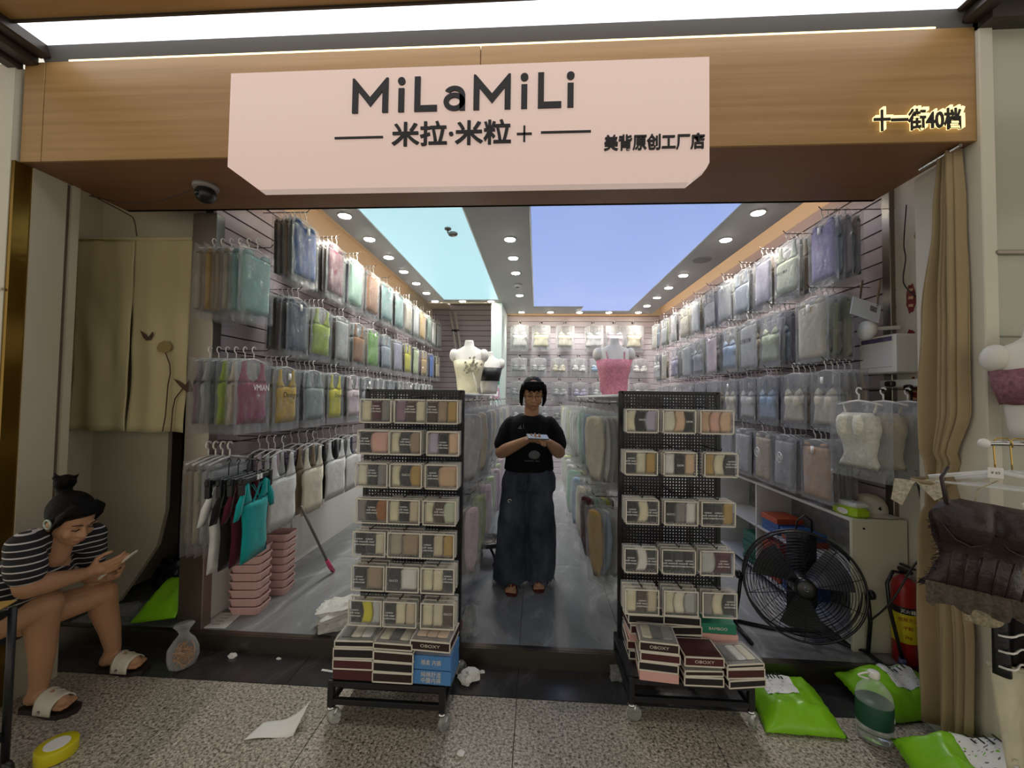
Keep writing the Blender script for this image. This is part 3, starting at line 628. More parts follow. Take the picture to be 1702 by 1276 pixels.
for side, xf, xw, rz, ys, cols, nm in ((1, -.41, -.62, PI / 2, [2.66 + .36 * k for k in range(9)], GC_L, 'aisle rack near the coloured tops'), (-1, .37, .58, -PI / 2, [2.70 + .36 * k for k in range(9)], GC_R, 'aisle rack near the pale tops')):
    for tier, z in (('upper', 1.50), ('lower', .905)):
        for i, Y in enumerate(ys):
            prong('%s hook from entrance, %s tier, %s' % (ORD[i], tier, nm), (xw - side * .004, Y, z), (side, 0, 0), .225, 'hooks of the aisle racks')
            rz_, tl_ = rz - side * .55 + random.uniform(-.08, .08), random.uniform(-.03, .03)
            for k in range(5 if i < 5 else 4):
                c = cols[(i * 5 + k * 3 + (tier == 'lower') * 2) % len(cols)]
                pack('bagged_long_top', '%s bagged long top, %s, %s hook, %s tier, %s' % (c, ('outermost', 'second', 'third', 'fourth', 'fifth')[k], ORD[i], tier, nm), 'bagged top', (xf - side * .038 * k, Y + random.uniform(-.015, .015), z), rz_ + random.uniform(-.006, .006), 'bagged long tops on the aisle racks', c, 'long top', BAGS_L, tl_, random.uniform(-.05, .05), HANGER_T, 1.0)
# ------------------------------------------------------------------ printing on some of the bags
for s, size, m, Y, z, w_ in (('VMIAN', .05, M_wprint, 2.40, 1.555, .14), ('Designer', .05, M_ink, 2.72, 1.515, .20), ('Designer', .05, M_ink, 3.40, 1.515, .18), ('Designer', .05, M_ink, 3.73, 1.515, .18)):
    wall_print(s, size, m, Y, z, -1.655, 1, w_)
for s, size, m, Y, z, w_ in (('SPORT BRA', .03, M_ink, 3.08, 2.44, .16), ('无尺码 文胸', .04, M_ink, 3.60, 2.02, .18)):
    wall_print(s, size, m, Y, z, 1.742, -1, w_)
for Y in (3.10, 3.40): 
    o = wall_print('H', .06, M_wprint, Y, 1.12, 1.735, -1, .03); b_ = o.parent
    rg = MB().ring((0, 0, 0), .035, .003, 20, 4, Matrix.Rotation(PI / 2, 3, 'Y')).build('print', M_wprint, None); rg.location = (1.735, Y, 1.12); rg.parent = b_; rg.matrix_parent_inverse = b_.matrix_basis.inverted()
# ------------------------------------------------------------------ rolling pegboard racks with boxed underwear
def pegboard():
    m, nt, b = nodes('black pegboard'); out = nt.nodes['Material Output']
    b.inputs['Base Color'].default_value = lin('#141318'); b.inputs['Roughness'].default_value = .45
    tc = nt.nodes.new('ShaderNodeTexCoord'); sp = nt.nodes.new('ShaderNodeSeparateXYZ'); nt.links.new(tc.outputs['Object'], sp.inputs[0])
    def math_(op, a, bb=None):
        n = nt.nodes.new('ShaderNodeMath'); n.operation = op
        for k, v in enumerate((a, bb)):
            if v is None: continue
            if isinstance(v, (int, float)): n.inputs[k].default_value = v
            else: nt.links.new(v, n.inputs[k])
        return n.outputs[0]
    def cell(o): return math_('SUBTRACT', math_('FRACT', math_('DIVIDE', math_('ADD', o, 10.0), .0165)), .5)
    x, z = cell(sp.outputs[0]), cell(sp.outputs[2]); d = math_('ADD', math_('MULTIPLY', x, x), math_('MULTIPLY', z, z)); hole = math_('LESS_THAN', d, .062)
    tr = nt.nodes.new('ShaderNodeBsdfTransparent'); mx = nt.nodes.new('ShaderNodeMixShader')
    nt.links.new(hole, mx.inputs[0]); nt.links.new(b.outputs[0], mx.inputs[1]); nt.links.new(tr.outputs[0], mx.inputs[2]); nt.links.new(mx.outputs[0], out.inputs[0]); return m
M_peg = pegboard()
M_case = film('clear box lid', (.92, .93, .92), .05, .06, .12, 9, .05)
M_rim = mat('white card rim', '#d8d2c4', .5)
M_wheel = glassy('clear caster wheel', '#dfe3e0', .12, .85)
M_boxd = mat('dark brown carton', '#2e1c1a', .4); M_boxb = mat('black carton', '#1b1719', .4); M_boxm = mat('maroon carton', '#4a1d22', .4)
M_blue = mat('blue carton', '#4d83bd', .45); M_pinkb = mat('pink plastic box', '#d8a79f', .4); M_greenb = mat('green carton', '#1f7a5c', .45)
BW, BH, BD = .162, .120, .034
CASE = mesh_of(MB().rbox(-BW / 2, BW / 2, -BD / 2, BD / 2, -BH / 2, BH / 2, .003), 'case', M_case, False)
_r = MB()
for x0, x1, z0, z1 in ((-BW / 2, BW / 2, BH / 2 - .005, BH / 2), (-BW / 2, BW / 2, -BH / 2, -BH / 2 + .005), (-BW / 2, -BW / 2 + .005, -BH / 2, BH / 2), (BW / 2 - .005, BW / 2, -BH / 2, BH / 2)): _r.box(x0, x1, -BD / 2 - .001, -BD / 2 + .003, z0, z1)
RIM = mesh_of(_r, 'rim', M_rim, False)
_sl = {}
def slab(x0, x1, v):
    k = (round(x0, 3), round(x1, 3), v)
    if k not in _sl:
        mb = MB(); z0, z1 = -BH / 2 + .008, BH / 2 - .010; cv = .012 * math.sin(v * 2.1)
        strip(mb, [(z0 + (z1 - z0) * j / 7, x0 + cv * math.sin(PI * j / 7) * (x0 > -.06), x1 + cv * math.sin(PI * j / 7) * (x1 < .06)) for j in range(8)], 5, v * 3.3, .009, .004)
        _sl[k] = mesh_of(mb, 'underwear', M_hang)
    return _sl[k]
def boxed(label, loc, cols, tilt, group, text=None, rz=0.0):
    t = thing('underwear_box', label, 'box', loc, 0, group); t.rotation_euler = (tilt, 0, rz)
    link('case', CASE, t); link('rim', RIM, t); n = len(cols); W = BW - .014; v = random.randrange(4)
    ws = [[1.0], [.42, .58], [.34, .33, .33]][n - 1]; x = -W / 2
    for c, q in zip(cols, ws):
        o = paint(link('underwear', slab(x, x + q * W, v), t), cloth(c)); x += q * W
        if c in ('charcoal', 'black', 'dark brown', 'burgundy', 'navy') and text is not None:
            letters(text, .0135, M_wprint, o, facing_y(x - q * W / 2, -.0155, .006 * (v - 1)), .0004, 0, 'print')
    return t
LROW = [(1.510, 2.035), (1.355, 2.03), (1.195, 2.02), (1.024, 2.01), (.868, 2.0), (.712, 1.985), (.556, 1.97)]
LCX = [(624, 682, 735), (620, 674, 736), (618, 675, 734), (617, 671, 730), (614, 671, 728), (611, 669, 727), (606, 664, 727)]
LC = [[('cream', 'burgundy', 'ash'), ('mauve', 'dark brown', 'cream'), ('dark brown', 'taupe', 'tan')], [('black', 'coral pink'), ('cream', 'charcoal', 'taupe'), ('lavender grey', 'black', 'peach')],
 [('ivory', 'charcoal', 'ash'), ('cream', 'charcoal', 'tan'), ('charcoal', 'skin beige')], [('ash', 'black', 'rust brown'), ('cream', 'black', 'beige'), ('cream', 'dark brown', 'sage')],
 [('black', 'charcoal', 'ecru'), ('grey beige', 'taupe'), ('charcoal', 'beige', 'tan')], [('black', 'taupe'), ('charcoal', 'white'), ('cream', 'cream', 'charcoal')], [('black', 'lemon', 'light grey'), ('black', 'cream', 'beige'), ('cream', 'ecru', 'dark brown')]]
RROW = [(1.478, 2.13), (1.268, 2.125), (1.032, 2.11), (.800, 2.10), (.607, 2.09)]
RCX = [(1068, 1129, 1192), (1066, 1131, 1199), (1068, 1132, 1194), (1066, 1129, 1192), (1067, 1133, 1197)]
RC = [[('cream', 'black', 'lavender grey'), ('ivory', 'peach', 'black'), ('skin beige', 'coral pink', 'peach')], [('charcoal', 'ecru', 'tan'), ('white', 'black', 'peach'), ('tan', 'cream', 'charcoal')],
 [('black', 'cream', 'charcoal'), ('black', 'ash', 'white'), ('black', 'charcoal', 'tan')], [('black', 'white', 'charcoal'), ('black', 'charcoal', 'black'), ('light grey', 'burgundy')], [('cream', 'dark brown', 'beige'), ('ecru', 'ivory', 'silver grey'), ('ash', 'cream', 'black')]]
PRINT = {('l', 2, 1): 'GUCCI', ('l', 5, 1): 'GUCCI', ('l', 6, 2): 'GUCCI', ('r', 0, 0): 'DIOR', ('r', 0, 1): 'DIOR', ('r', 2, 1): 'GUCCI', ('r', 1, 1): 'DIOR'}
def rack(key, label, x0, x1, yf, yb, ztop, rows, cxs, cols, base):
    ox, oy = (x0 + x1) / 2, (yf + yb) / 2; t = thing('display_rack', label, 'display rack', (ox, oy, 0)); hw = (x1 - x0) / 2; hd = (yb - yf) / 2
    yp = yb - .05 - oy; pw = .265
    MB().box(-pw, pw, yp, yp + .006, .30, ztop).build('pegboard', M_peg, t)
    for s in (-1, 1): MB().rbox(s * pw - .012, s * pw + .012, yp - .004, yp + .024, .20, ztop + .004, .003).build('post', M_black, t)
    MB().rbox(-pw, pw, yp - .004, yp + .014, ztop - .012, ztop + .004, .002).build('top_rail', M_black, t)
    for s in (-1, 1):
        MB().rbox(s * hw - .014, s * hw + .014, -hd, hd, .175, .203, .003).build('base_rail', M_black, t); MB().rbox(s * hw - .014, s * hw + .014, -hd, hd, .095, .121, .003).build('base_rail', M_black, t)
    for y in (-hd, hd):
        for z in (.175, .095): MB().rbox(-hw, hw, y - .012, y + .012, z, z + .026, .003).build('base_rail', M_black, t)
        for s in (-1, 1):
            MB().rbox(s * hw - .014, s * hw + .014, y - .014, y + .014, .085, .203, .003).build('base_post', M_black, t)
            ca = MB().lathe([(.017, .0), (.019, .008), (.010, .014)], (s * hw, y, .072), 14).build('caster', M_chrome, t, True)
            q = Matrix.Rotation(.5 * s + .4, 3, 'Z') @ Matrix.Rotation(PI / 2, 3, 'X')
            MB().lathe([(.010, -.012), (.033, -.012), (.036, -.006), (.036, .006), (.033, .012), (.010, .012)], (s * hw + .012, y + .006, .0365), 20, q).build('wheel', M_wheel, ca, True)
            MB().tube([(s * hw, y, .075), (s * hw + .02, y + .02, .06), (s * hw + .014, y + .008, .036)], .006, 6).build('fork', M_chrome, ca)
    MB().box(-hw, hw, -hd, hd, .203, .208).build('tray', M_black, t)
    for r, (z, y) in enumerate(rows):
        for c, px in enumerate(cxs[r]):
            yl = y - BD / 2; X = onY(px, 661 + (CZ - z) / y * F_PX, yl).x
            MB().tube([(X - ox, yp, z + .004), (X - ox, y - oy - .012, z + .004), (X - ox, y - oy - .02, z + .016)], .0028, 5).build('hook', M_black, t)
            ln = ' and '.join(list(dict.fromkeys(cols[r][c]))[:2]); n_b = 3 if (r + c) % 3 else 2
            for k in range(n_b):
                cc = cols[r][c] if k == 0 else tuple(cols[r][c][::-1]); tx = PRINT.get((key, r, c), 'soft') if k == 0 else None
                boxed('%s underwear box, %s, %s row, %s column, %s' % (ln, ('frontmost', 'middle', 'rear')[k if k < n_b - 1 or k == 0 else 2], ORD[r], ('first', 'second', 'third')[c], base), (X + random.uniform(-.002, .002), y + .038 * k, z - BH / 2 - .006), cc, 0.02 - .015 * (r > 3), 'boxes on the ' + base, None if tx is None else (tx if tx != 'soft' else 'cotton\nsoft wear\nunderwear'))
    return t
def carton(label, x, y, z, w_, d, h, m, group, rz=0.0, trim=True, window=None, tilt=0.0, text=None, tm=None):
    """flat cardboard box: body, pale edge trim, perhaps a clear window with folded cloth; x,y centre, z underside"""
    t = thing('carton', label, 'box', (x, y, z), 0, group); t.rotation_euler = (tilt, 0, rz)
    MB().rbox(-w_ / 2, w_ / 2, -d / 2, d / 2, 0, h, .002).build('body', m, t)
    if trim:
        e = MB(); q = .004; a, b = w_ / 2, d / 2
        for z_ in (q * .6, h - q * .6):
            e.box(-a - .001, a + .001, -b - .001, -b + q, z_ - q * .8, z_ + q * .8).box(-a - .001, -a + q, -b, b, z_ - q * .8, z_ + q * .8).box(a - q, a + .001, -b, b, z_ - q * .8, z_ + q * .8).box(-a, a, b - q, b + .001, z_ - q * .8, z_ + q * .8)
        for sx in (-1, 1): e.box(sx * a - q * .6, sx * a + q * .6, -b - .001, -b + q, 0, h)
        e.build('edge_trim', M_rim, t)
    if window:
        n = len(window)
        for i, c in enumerate(window):
            x0 = -w_ * .40 + w_ * .8 * i / n; x1 = x0 + w_ * .8 / n - .003
            MB().rbox(x0, x1, -d * .34, d * .36, h, h + .011, .005).build('folded_cloth', cloth(c), t)
        MB().rbox(-w_ / 2 + .003, w_ / 2 - .003, -d / 2 + .003, d / 2 - .003, h + .0005, h + .016, .003).build('clear_lid', M_case, t)
    if text:
        letters(text, h * .42, tm or M_rim, t, facing_y(0, -d / 2 - .0012, h / 2), .0006, 0, 'print', w_ * .5)
    return t
LBASE, RBASE = 'seven row rack', 'five row rack'
rack('l', 'black rolling pegboard rack with seven rows of boxed underwear', -.935, -.415, 1.915, 2.30, 1.552, LROW, LCX, LC, LBASE)
rack('r', 'black rolling pegboard rack with five rows of boxed underwear', .462, 1.01, 2.045, 2.42, 1.562, RROW, RCX, RC, RBASE)
GX = 'cartons on the seven row rack'
ca_ = [(-.835, M_boxm, .2095, 'maroon', 'lowest of the stack under the black top box'), (-.835, M_boxm, .2575, 'maroon with pale edges', 'second of the stack under the lemon box'), (-.835, M_boxb, .307, 'black with pale edges', 'third of its stack beside the plastic litter bag')]
for i, (x, m, z, cn, w_) in enumerate(ca_): carton('%s carton, %s' % (cn, w_), x, 1.985, z, .185, .16, .046, m, GX, .02 * i, i > 0)
for i, (m, cn) in enumerate(((M_boxd, 'brown'), (M_boxb, 'black'), (M_boxd, 'brown'))): carton('%s carton with pale edges, %s in the middle stack of the rack base' % (cn, ('lowest', 'second', 'third')[i]), -.645 + .004 * i, 1.982 - .004 * i, .2095 + .049 * i, .185, .16, .046, m, GX, -.02 * i)
for i in range(2): carton('%s blue carton with folded white pieces inside' % ('lower' if i == 0 else 'upper'), -.465, 1.99, .2095 + .066 * i, .185, .17, .062, M_blue, GX, -.03, False, None if i == 0 else ('light grey', 'white', 'pale blue'), 0, '纯棉舒适\n中腰内裤' if i == 0 else '棉柔 内裤')
carton('brown carton with a window of three beige rolls, on the blue cartons', -.468, 1.985, .3605, .185, .17, .046, M_boxd, GX, -.06, True, ('peach', 'skin beige', 'peach'), 0, 'OBOXY')
carton('clear topped carton of black and white pieces with bows', -.835, 1.985, .3555, .18, .15, .03, M_boxb, GX, .05, True, ('black', 'ivory', 'white'))
carton('clear topped carton of cream and black pieces in the middle', -.645, 1.978, .356, .18, .15, .03, M_boxd, GX, -.03, True, ('cream', 'black', 'ecru'))
GY = 'cartons on the five row rack'
def pile(x, y, items, rz=0.0, what=''):
    z = .2095
    for i, (m, cn, h, kw) in enumerate(items):
        carton('%s, %s of %s' % (cn, ['lowest', 'second', 'third', 'fourth', 'fifth', 'sixth', 'seventh'][i] if i < len(items) - 1 else 'topmost', what), x + random.uniform(-.006, .006), y + random.uniform(-.006, .006), z, .175, .155, h, m, GY, rz + random.uniform(-.06, .06), **kw); z += h + .001 + (.017 if kw.get('window') else 0)
T, N_ = dict(), dict(trim=False)
pile(.565, 2.25, [(M_boxb, 'black carton with pale edges', .044, T), (M_boxm, 'maroon carton with pale edges', .044, T), (M_pinkb, 'pink box', .040, N_), (M_boxm, 'maroon carton with pale edges', .044, T), (M_boxb, 'black carton with pale edges', .044, T), (M_boxb, 'black carton with pale edges', .044, T)], 0, 'rear pile at the aisle side')
pile(.745, 2.25, [(M_boxb, 'black carton', .044, T), (M_pinkb, 'pink box', .042, N_), (M_boxb, 'black carton with pale edges', .044, T), (M_boxb, 'black carton with pale edges', .044, T), (M_boxb, 'black carton with silver print', .044, T)], 0, 'rear middle pile')
pile(.925, 2.25, [(M_boxm, 'maroon carton', .044, T), (M_pinkb, 'pink box', .044, N_), (M_pinkb, 'pink box with a rim', .052, N_), (M_greenb, 'green carton', .048, dict(trim=False, text='BAMBOO'))], -.05, 'rear pile at the fan side')
pile(.59, 2.085, [(M_pinkb, 'pink tray', .044, N_), (M_boxb, 'black carton with pale edges', .042, T), (M_boxm, 'maroon carton with pale edges', .042, T), (M_boxd, 'brown carton with a window of cream pieces', .046, dict(window=('ecru', 'charcoal', 'ash'), text='OBOXY'))], -.08, 'front pile at the aisle side')
pile(.78, 2.075, [(M_boxb, 'black carton with pale edges', .040, T), (M_boxd, 'carton with grey pieces under a clear lid', .026, dict(window=('sage', 'ash', 'light grey'))), (M_boxm, 'maroon carton lettered in white', .044, dict(text='OBOXY'))], .05, 'front middle pile')
pile(.965, 2.085, [(M_boxb, 'black carton', .036, T), (M_boxm, 'maroon carton with pale edges', .044, T), (M_boxb, 'carton of white pieces under a clear lid', .020, dict(window=('charcoal', 'white', 'ivory')))], .10, 'front pile at the fan side')
# ------------------------------------------------------------------ helpers for props
def place(o, loc, rz=0.0, rx=0.0, ry=0.0): o.location = loc; o.rotation_euler = (rx, ry, rz); return o
M_grn = mat('green courier bag', '#7fc01c', .33, 0, .5, .25, 14, .06, 5)
def label_mat():
    m, nt, b = nodes('printed waybill'); t = tex(nt, 'Noise', 60, (1, 1, 1), 2); u = tex(nt, 'Wave', 34, (0, 1, 0)); u.bands_direction = 'Y'
    r = ramp(nt, t.outputs['Fac'], [(.60, '#e9eae6'), (.62, '#6b6b6b')]); r2 = ramp(nt, u.outputs['Fac'], [(.55, '#000000'), (.6, '#ffffff')])
    mx = nt.nodes.new('ShaderNodeMixRGB'); nt.links.new(r2.outputs[0], mx.inputs[0]); mx.inputs[1].default_value = lin('#e9eae6'); nt.links.new(r.outputs[0], mx.inputs[2]); nt.links.new(mx.outputs[0], b.inputs['Base Color'])
    b.inputs['Roughness'].default_value = .5; return m
M_lab = label_mat()
def parcel(label, corners, z, puff, lab=None, seed=0, group='green courier parcels', zs=None):
    """soft mailing bag over four floor corners, with a waybill; corners go round: a b c d"""
    a, b, c, d = [Vector((p[0], p[1], 0)) for p in corners]; o = (a + b + c + d) / 4; zs = zs or (0, 0, 0, 0)
    t = thing('courier_parcel', label, 'parcel', (o.x, o.y, z), 0, group)
    def base(u, v): return (a * (1 - u) + b * u) * (1 - v) + (d * (1 - u) + c * u) * v - o, (zs[0] * (1 - u) + zs[1] * u) * (1 - v) + (zs[3] * (1 - u) + zs[2] * u) * v
    def top(u, v, off=0.0):
        q, h = base(u, v); e = (min(1, 4.5 * min(u, 1 - u)) * min(1, 4.5 * min(v, 1 - v))) ** .7
        w_ = nz(q.x * 7 + seed, q.y * 7, seed) * .5 + nz(q.x * 19, q.y * 15, seed + 4) * .30 + .22 * abs(nz((q.x + q.y) * 13, (q.x - q.y) * 4, seed))
        q = q * (1 + .03 * nz(u * 9, v * 9, seed + 2)); return Vector((q.x, q.y, h + .012 + puff * e * (1 + .55 * w_) + .012 * abs(nz(u * 11, v * 11, seed)) + off))
    def bot(u, v): q, h = base(u, v); return Vector((q.x, q.y, h + .002))
    MB().pillow(top, bot, 26, 22).build('bag', M_grn, t, True)
    if lab:
        u0, u1, v0, v1 = lab
        MB().sheet(lambda u, v: top(u0 + (u1 - u0) * u, v0 + (v1 - v0) * v, .003), 10, 10).build('waybill', M_lab, t, True)
        q = top((u0 + u1) / 2, v0 + (v1 - v0) * .3, .006)
        for k in range(5):
            e = top(u0 + (u1 - u0) * (.25 + .12 * k), v0 + (v1 - v0) * .78, .0045); MB().box(e.x - .004, e.x + .003, e.y - .022, e.y + .022, e.z - .001, e.z + .0008).build('barcode_bar', M_ink, t)
    return t
parcel('green courier parcel lying by the casters of the five row rack', [(1.06, 2.01), (1.41, 2.0), (1.47, 2.36), (1.13, 2.365)], 0, .085, (.16, .58, .40, .86), 1)
parcel('green courier parcel leaning on the step behind the water bottle', [(1.63, 2.10), (2.02, 2.17), (2.05, 2.385), (1.60, 2.375)], 0, .09, (.40, .78, .30, .85), 5, zs=(0, .0, .06, .06))
parcel('large green courier parcel in front of the tied curtain', [(1.50, 1.67), (1.98, 1.50), (2.02, 1.80), (1.53, 1.93)], 0, .11, (.32, .78, .36, .86), 9, zs=(0, 0, .10, .07))
parcel('green courier parcel with a white mark, on the step of the niche', [(-2.47, 2.43), (-2.17, 2.43), (-2.18, 2.60), (-2.42, 2.64)], SH, .06, None, 12, zs=(0, .05, .22, .16))
# ------------------------------------------------------------------ water bottle
wb_ = thing('water_bottle', 'large clear water bottle with a dark green label', 'bottle', (1.545, 2.03, 0))
M_pet = film('clear bottle plastic', (.93, .97, .95), .08, .05, .05, 6, .10); M_wat = glassy('water', '#eaf4f1', .02, 1.0, 1.33)
MB().lathe([(.055, .0), (.066, .008), (.068, .03), (.064, .045), (.068, .06), (.068, .19), (.060, .215), (.040, .242), (.021, .258), (.019, .275)], n=28).build('body', M_pet, wb_, True)
MB().lathe([(.05, .004), (.062, .012), (.064, .03), (.060, .045), (.064, .06), (.064, .135)], n=28).build('water', M_wat, wb_, True)
MB().lathe([(.0685, .075), (.0690, .077), (.0690, .168), (.0685, .17)], n=28).build('label_sleeve', mat('dark green label', '#1f4a3a', .4), wb_, True)
letters('G', .03, M_wprint, wb_, Matrix.Translation((.045, -.0535, .115)) @ Matrix.Rotation(.7, 4, 'Z') @ Matrix.Rotation(PI / 2, 4, 'X'), .0006, 0, 'print')
MB().lathe([(.021, .272), (.022, .275), (.022, .295), (.019, .298)], n=20).build('cap', M_hang, wb_, True)
MB().tube([(-.018 - .05 * math.sin(PI * k / 10), 0, .262 + .035 * k / 10 * (1 if k < 6 else .9) + .0 * k) for k in range(11)], .004, 6).build('handle', M_hang, wb_, True)
# ------------------------------------------------------------------ floor fan
fn_ = thing('floor_fan', 'large black floor fan with a round wire cage', 'fan', (1.575, 2.60, SH))
M_fan = mat('black enamel', '#111114', .3); M_fbl = mat('dark fan blade', '#47474d', .35, .3)
FC = Vector((0, 0, .345)); FR = .30; FM = (Matrix.Rotation(-.36, 3, 'Z') @ Matrix.Rotation(PI / 2 - .16, 3, 'X')).to_4x4()
def fpt(r, t, d): return FC + (FM @ Vector((r * math.cos(t), r * math.sin(t), d)))
cg = MB(); 
for k in range(17):
    r = .055 + (FR - .055) * k / 16; d = .075 * (1 - (r / FR) ** 2.2); cg.ring(FC + FM @ Vector((0, 0, d + .05)), r, .0017, 48, 4, FM.to_3x3())
cg.build('front_grille', M_fan, fn_)
sp_ = MB()
for k in range(10):
    t = 2 * PI * k / 10 + .3; sp_.tube([fpt(.05 + (FR - .05) * j / 6, t, .052 + .075 * (1 - ((.05 + (FR - .05) * j / 6) / FR) ** 2.2)) for j in range(7)], .0022, 5)
sp_.build('grille_spokes', M_fan, fn_)
MB().ring(FC + FM @ Vector((0, 0, .05)), FR, .007, 56, 6, FM.to_3x3()).ring(FC + FM @ Vector((0, 0, -.05)), FR, .006, 56, 6, FM.to_3x3()).build('rim', M_fan, fn_, True)
bk = MB()
for k in range(12):
    r = .07 + (FR - .07) * k / 11; bk.ring(FC + FM @ Vector((0, 0, -.05 - .06 * (1 - (r / FR) ** 2))), r, .0017, 40, 4, FM.to_3x3())
for k in range(16): bk.tube([fpt(FR, 2 * PI * k / 16, .05), fpt(FR + .002, 2 * PI * k / 16, 0), fpt(FR, 2 * PI * k / 16, -.05), fpt(.07, 2 * PI * k / 16, -.11)], .0017, 4)
bk.build('rear_grille', M_fan, fn_)
MB().lathe([(.052, 0), (.052, .012), (.04, .018)], FC + FM @ Vector((0, 0, .118)), 24, FM.to_3x3()).build('badge', M_fan, fn_, True)
MB().ring(FC + FM @ Vector((0, 0, .137)), .012, .0015, 16, 4, FM.to_3x3()).build('badge_ring', M_chrome, fn_)
for k in range(3):
    t0 = 2 * PI * k / 3 + .5
    MB().sheet(lambda u, v: fpt(.04 + .21 * v, t0 + (u - .5) * (1.05 - .1 * v), (.5 - u) * .085 * (1 - .3 * v)), 8, 6).build('blade', M_fbl, fn_, True)
MB().lathe([(.05, -.10), (.06, -.08), (.06, -.02), (.045, .02), (.04, .05), (.02, .06)], FC, 20, FM.to_3x3()).build('motor', M_fan, fn_, True)
a_, b_ = fpt(FR + .012, PI, 0), fpt(FR + .012, 0, 0)
MB().tube([a_, (a_.x - .012, a_.y + .01, .20), (a_.x - .012, a_.y + .06, .02), (a_.x + .02, a_.y + .09, .012), (-.1, .13, .012), (.15, .12, .012), (b_.x - .02, b_.y + .06, .012), (b_.x + .014, b_.y + .02, .02), (b_.x + .014, b_.y, .2), b_], .011, 8).build('stand', M_fan, fn_, True)
for s, q in ((-1, a_), (1, b_)):
    MB().lathe([(.02, -.012), (.026, -.006), (.026, .012), (.012, .02)], q + Vector((s * .016, 0, 0)), 12, Matrix.Rotation(PI / 2 * s, 3, 'Y')).build('knob', M_fan, fn_, True)
    MB().tube([(q.x + s * .012, q.y + .07, .012), (q.x + s * .016, q.y - .16, .012)], .011, 8).build('foot', M_fan, fn_, True)
# ------------------------------------------------------------------ low white shelf along the wall of pale tops
su = thing('shelf_unit', 'long low white shelf unit behind the fan', 'shelf', (0, 0, 0))
for a, b, z0, z1, nm in ((1.83, 2.12, .825, .845, 'top_board'), (1.83, 2.12, .475, .492, 'shelf_board'), (1.83, 2.12, SH + .02, SH + .037, 'shelf_board')): MB().rbox(a, b, 2.56, 4.3, z0, z1, .003).build(nm, M_white, su)
M_sidep = mat('off white side panel', '#cfcfba', .4)
sd = MB().rbox(1.82, 2.125, 2.535, 2.556, SH, .848, .003).build('side_panel', M_sidep, su)
for z in (.70, .40): MB().lathe([(.006, 0), (.006, .003)], (1.885, 2.535, z + SH), 10, Matrix.Rotation(PI / 2, 3, 'X')).build('screw', M_blackp, sd)
MB().rbox(1.83, 2.12, 3.6, 3.618, SH, .83, .002).build('divider', M_white, su); MB().rbox(1.83, 2.12, 4.29, 4.31, SH, .845, .002).build('side_panel', M_white, su); MB().box(2.112, 2.12, 2.56, 4.3, SH, .83).build('back_board', mat('grey printed backing', '#8f928f', .6, var=.35, vscale=14), su)
M_or = mat('orange carton', '#b8502c', .45); M_bl2 = mat('deep blue carton', '#2f5d9e', .45); M_gr2 = mat('dark green carton', '#1f6f5a', .45)
GS = 'cartons in the white shelf unit'
for Y, z0, spec, d in ((3.18, .493, ((M_or, 'orange'), (M_bl2, 'blue')), 'on the middle shelf nearest the fan'), (3.44, .493, ((M_bl2, 'blue'), (M_bl2, 'blue'), (M_or, 'orange')), 'on the middle shelf, second stack'), (3.75, SH + .038, ((M_gr2, 'green'),) * 6, 'in the green stack at the bottom'), (3.43, SH + .038, ((M_or, 'orange'),) * 7, 'in the orange stack at the bottom'), (3.16, SH + .038, ((M_bl2, 'blue'),) * 5, 'in the blue stack at the bottom')):
    for i, (m, cn) in enumerate(spec):
        nn = len(spec); c = carton('%s carton %s, %s' % (cn, d, ('lowest' if i == 0 else 'topmost' if i == nn - 1 else ORD[i] + ' from below')), 1.945 + random.uniform(-.008, .008), Y, z0 + .042 * i, .20, .22, .041, m, GS, random.uniform(-.04, .04), False)
tp = thing('tissue_pack', 'green and white tissue pack beside the cap', 'tissues', (1.882, 2.63, .846), -1.45)
MB().rbox(-.085, .085, -.05, .05, 0, .055, .014).build('pack', mat('lime tissue wrap', '#a9cf1f', .35), tp); MB().rbox(-.08, .078, -.048, .05, .054, .085, .012).build('flap', mat('white tissue wrap', '#dfe2da', .4), tp)
MB().lathe([(.03, 0), (.03, .002)], (0, -.051, .028), 20, Matrix.Rotation(PI / 2, 3, 'X'), 1.3, .6).build('print', M_wprint, tp)
cp = thing('baseball_cap', 'off white baseball cap with a small black bird emblem', 'cap', (2.035, 2.70, .849), .05)
M_cap = mat('off white cotton twill', '#d8d4c4', .8, bmp=.2, bscale=120)
MB().lathe([(.090, .0), (.092, .02), (.088, .05), (.075, .08), (.05, .10), (.02, .108), (.004, .109)], n=24, sx=1.0, sy=1.08).build('crown', M_cap, cp, True)
MB().sheet(lambda u, v: Vector((math.sin((u - .5) * 2.2) * (.088 + .055 * v), -math.cos((u - .5) * 2.2) * (.088 + .075 * v), .016 - .012 * v - .010 * (2 * u - 1) ** 2)), 12, 5).build('brim', M_cap, cp, True)
MB().ball((0, 0, .11), (.006, .006, .004), 8, 5).build('button', M_cap, cp, True)
for k in range(6): MB().tube([(math.cos(k * PI / 3) * r, math.sin(k * PI / 3) * r * 1.08, z) for r, z in ((.092, .02), (.0885, .05), (.0755, .08), (.0505, .1005), (.004, .11))], .0012, 4).build('seam', M_cap, cp)
MB().prism([(-.012, .0), (.004, -.012), (.012, .002), (.004, .004), (.006, .014), (-.004, .006)], -.0985, -.096, Matrix.Translation((-.012, -.0, .045))).build('emblem', M_ink, cp)
blk = thing('black_bag', 'black cloth bag standing between the fan and the shelf end', 'bag', (1.72, 2.84, SH))
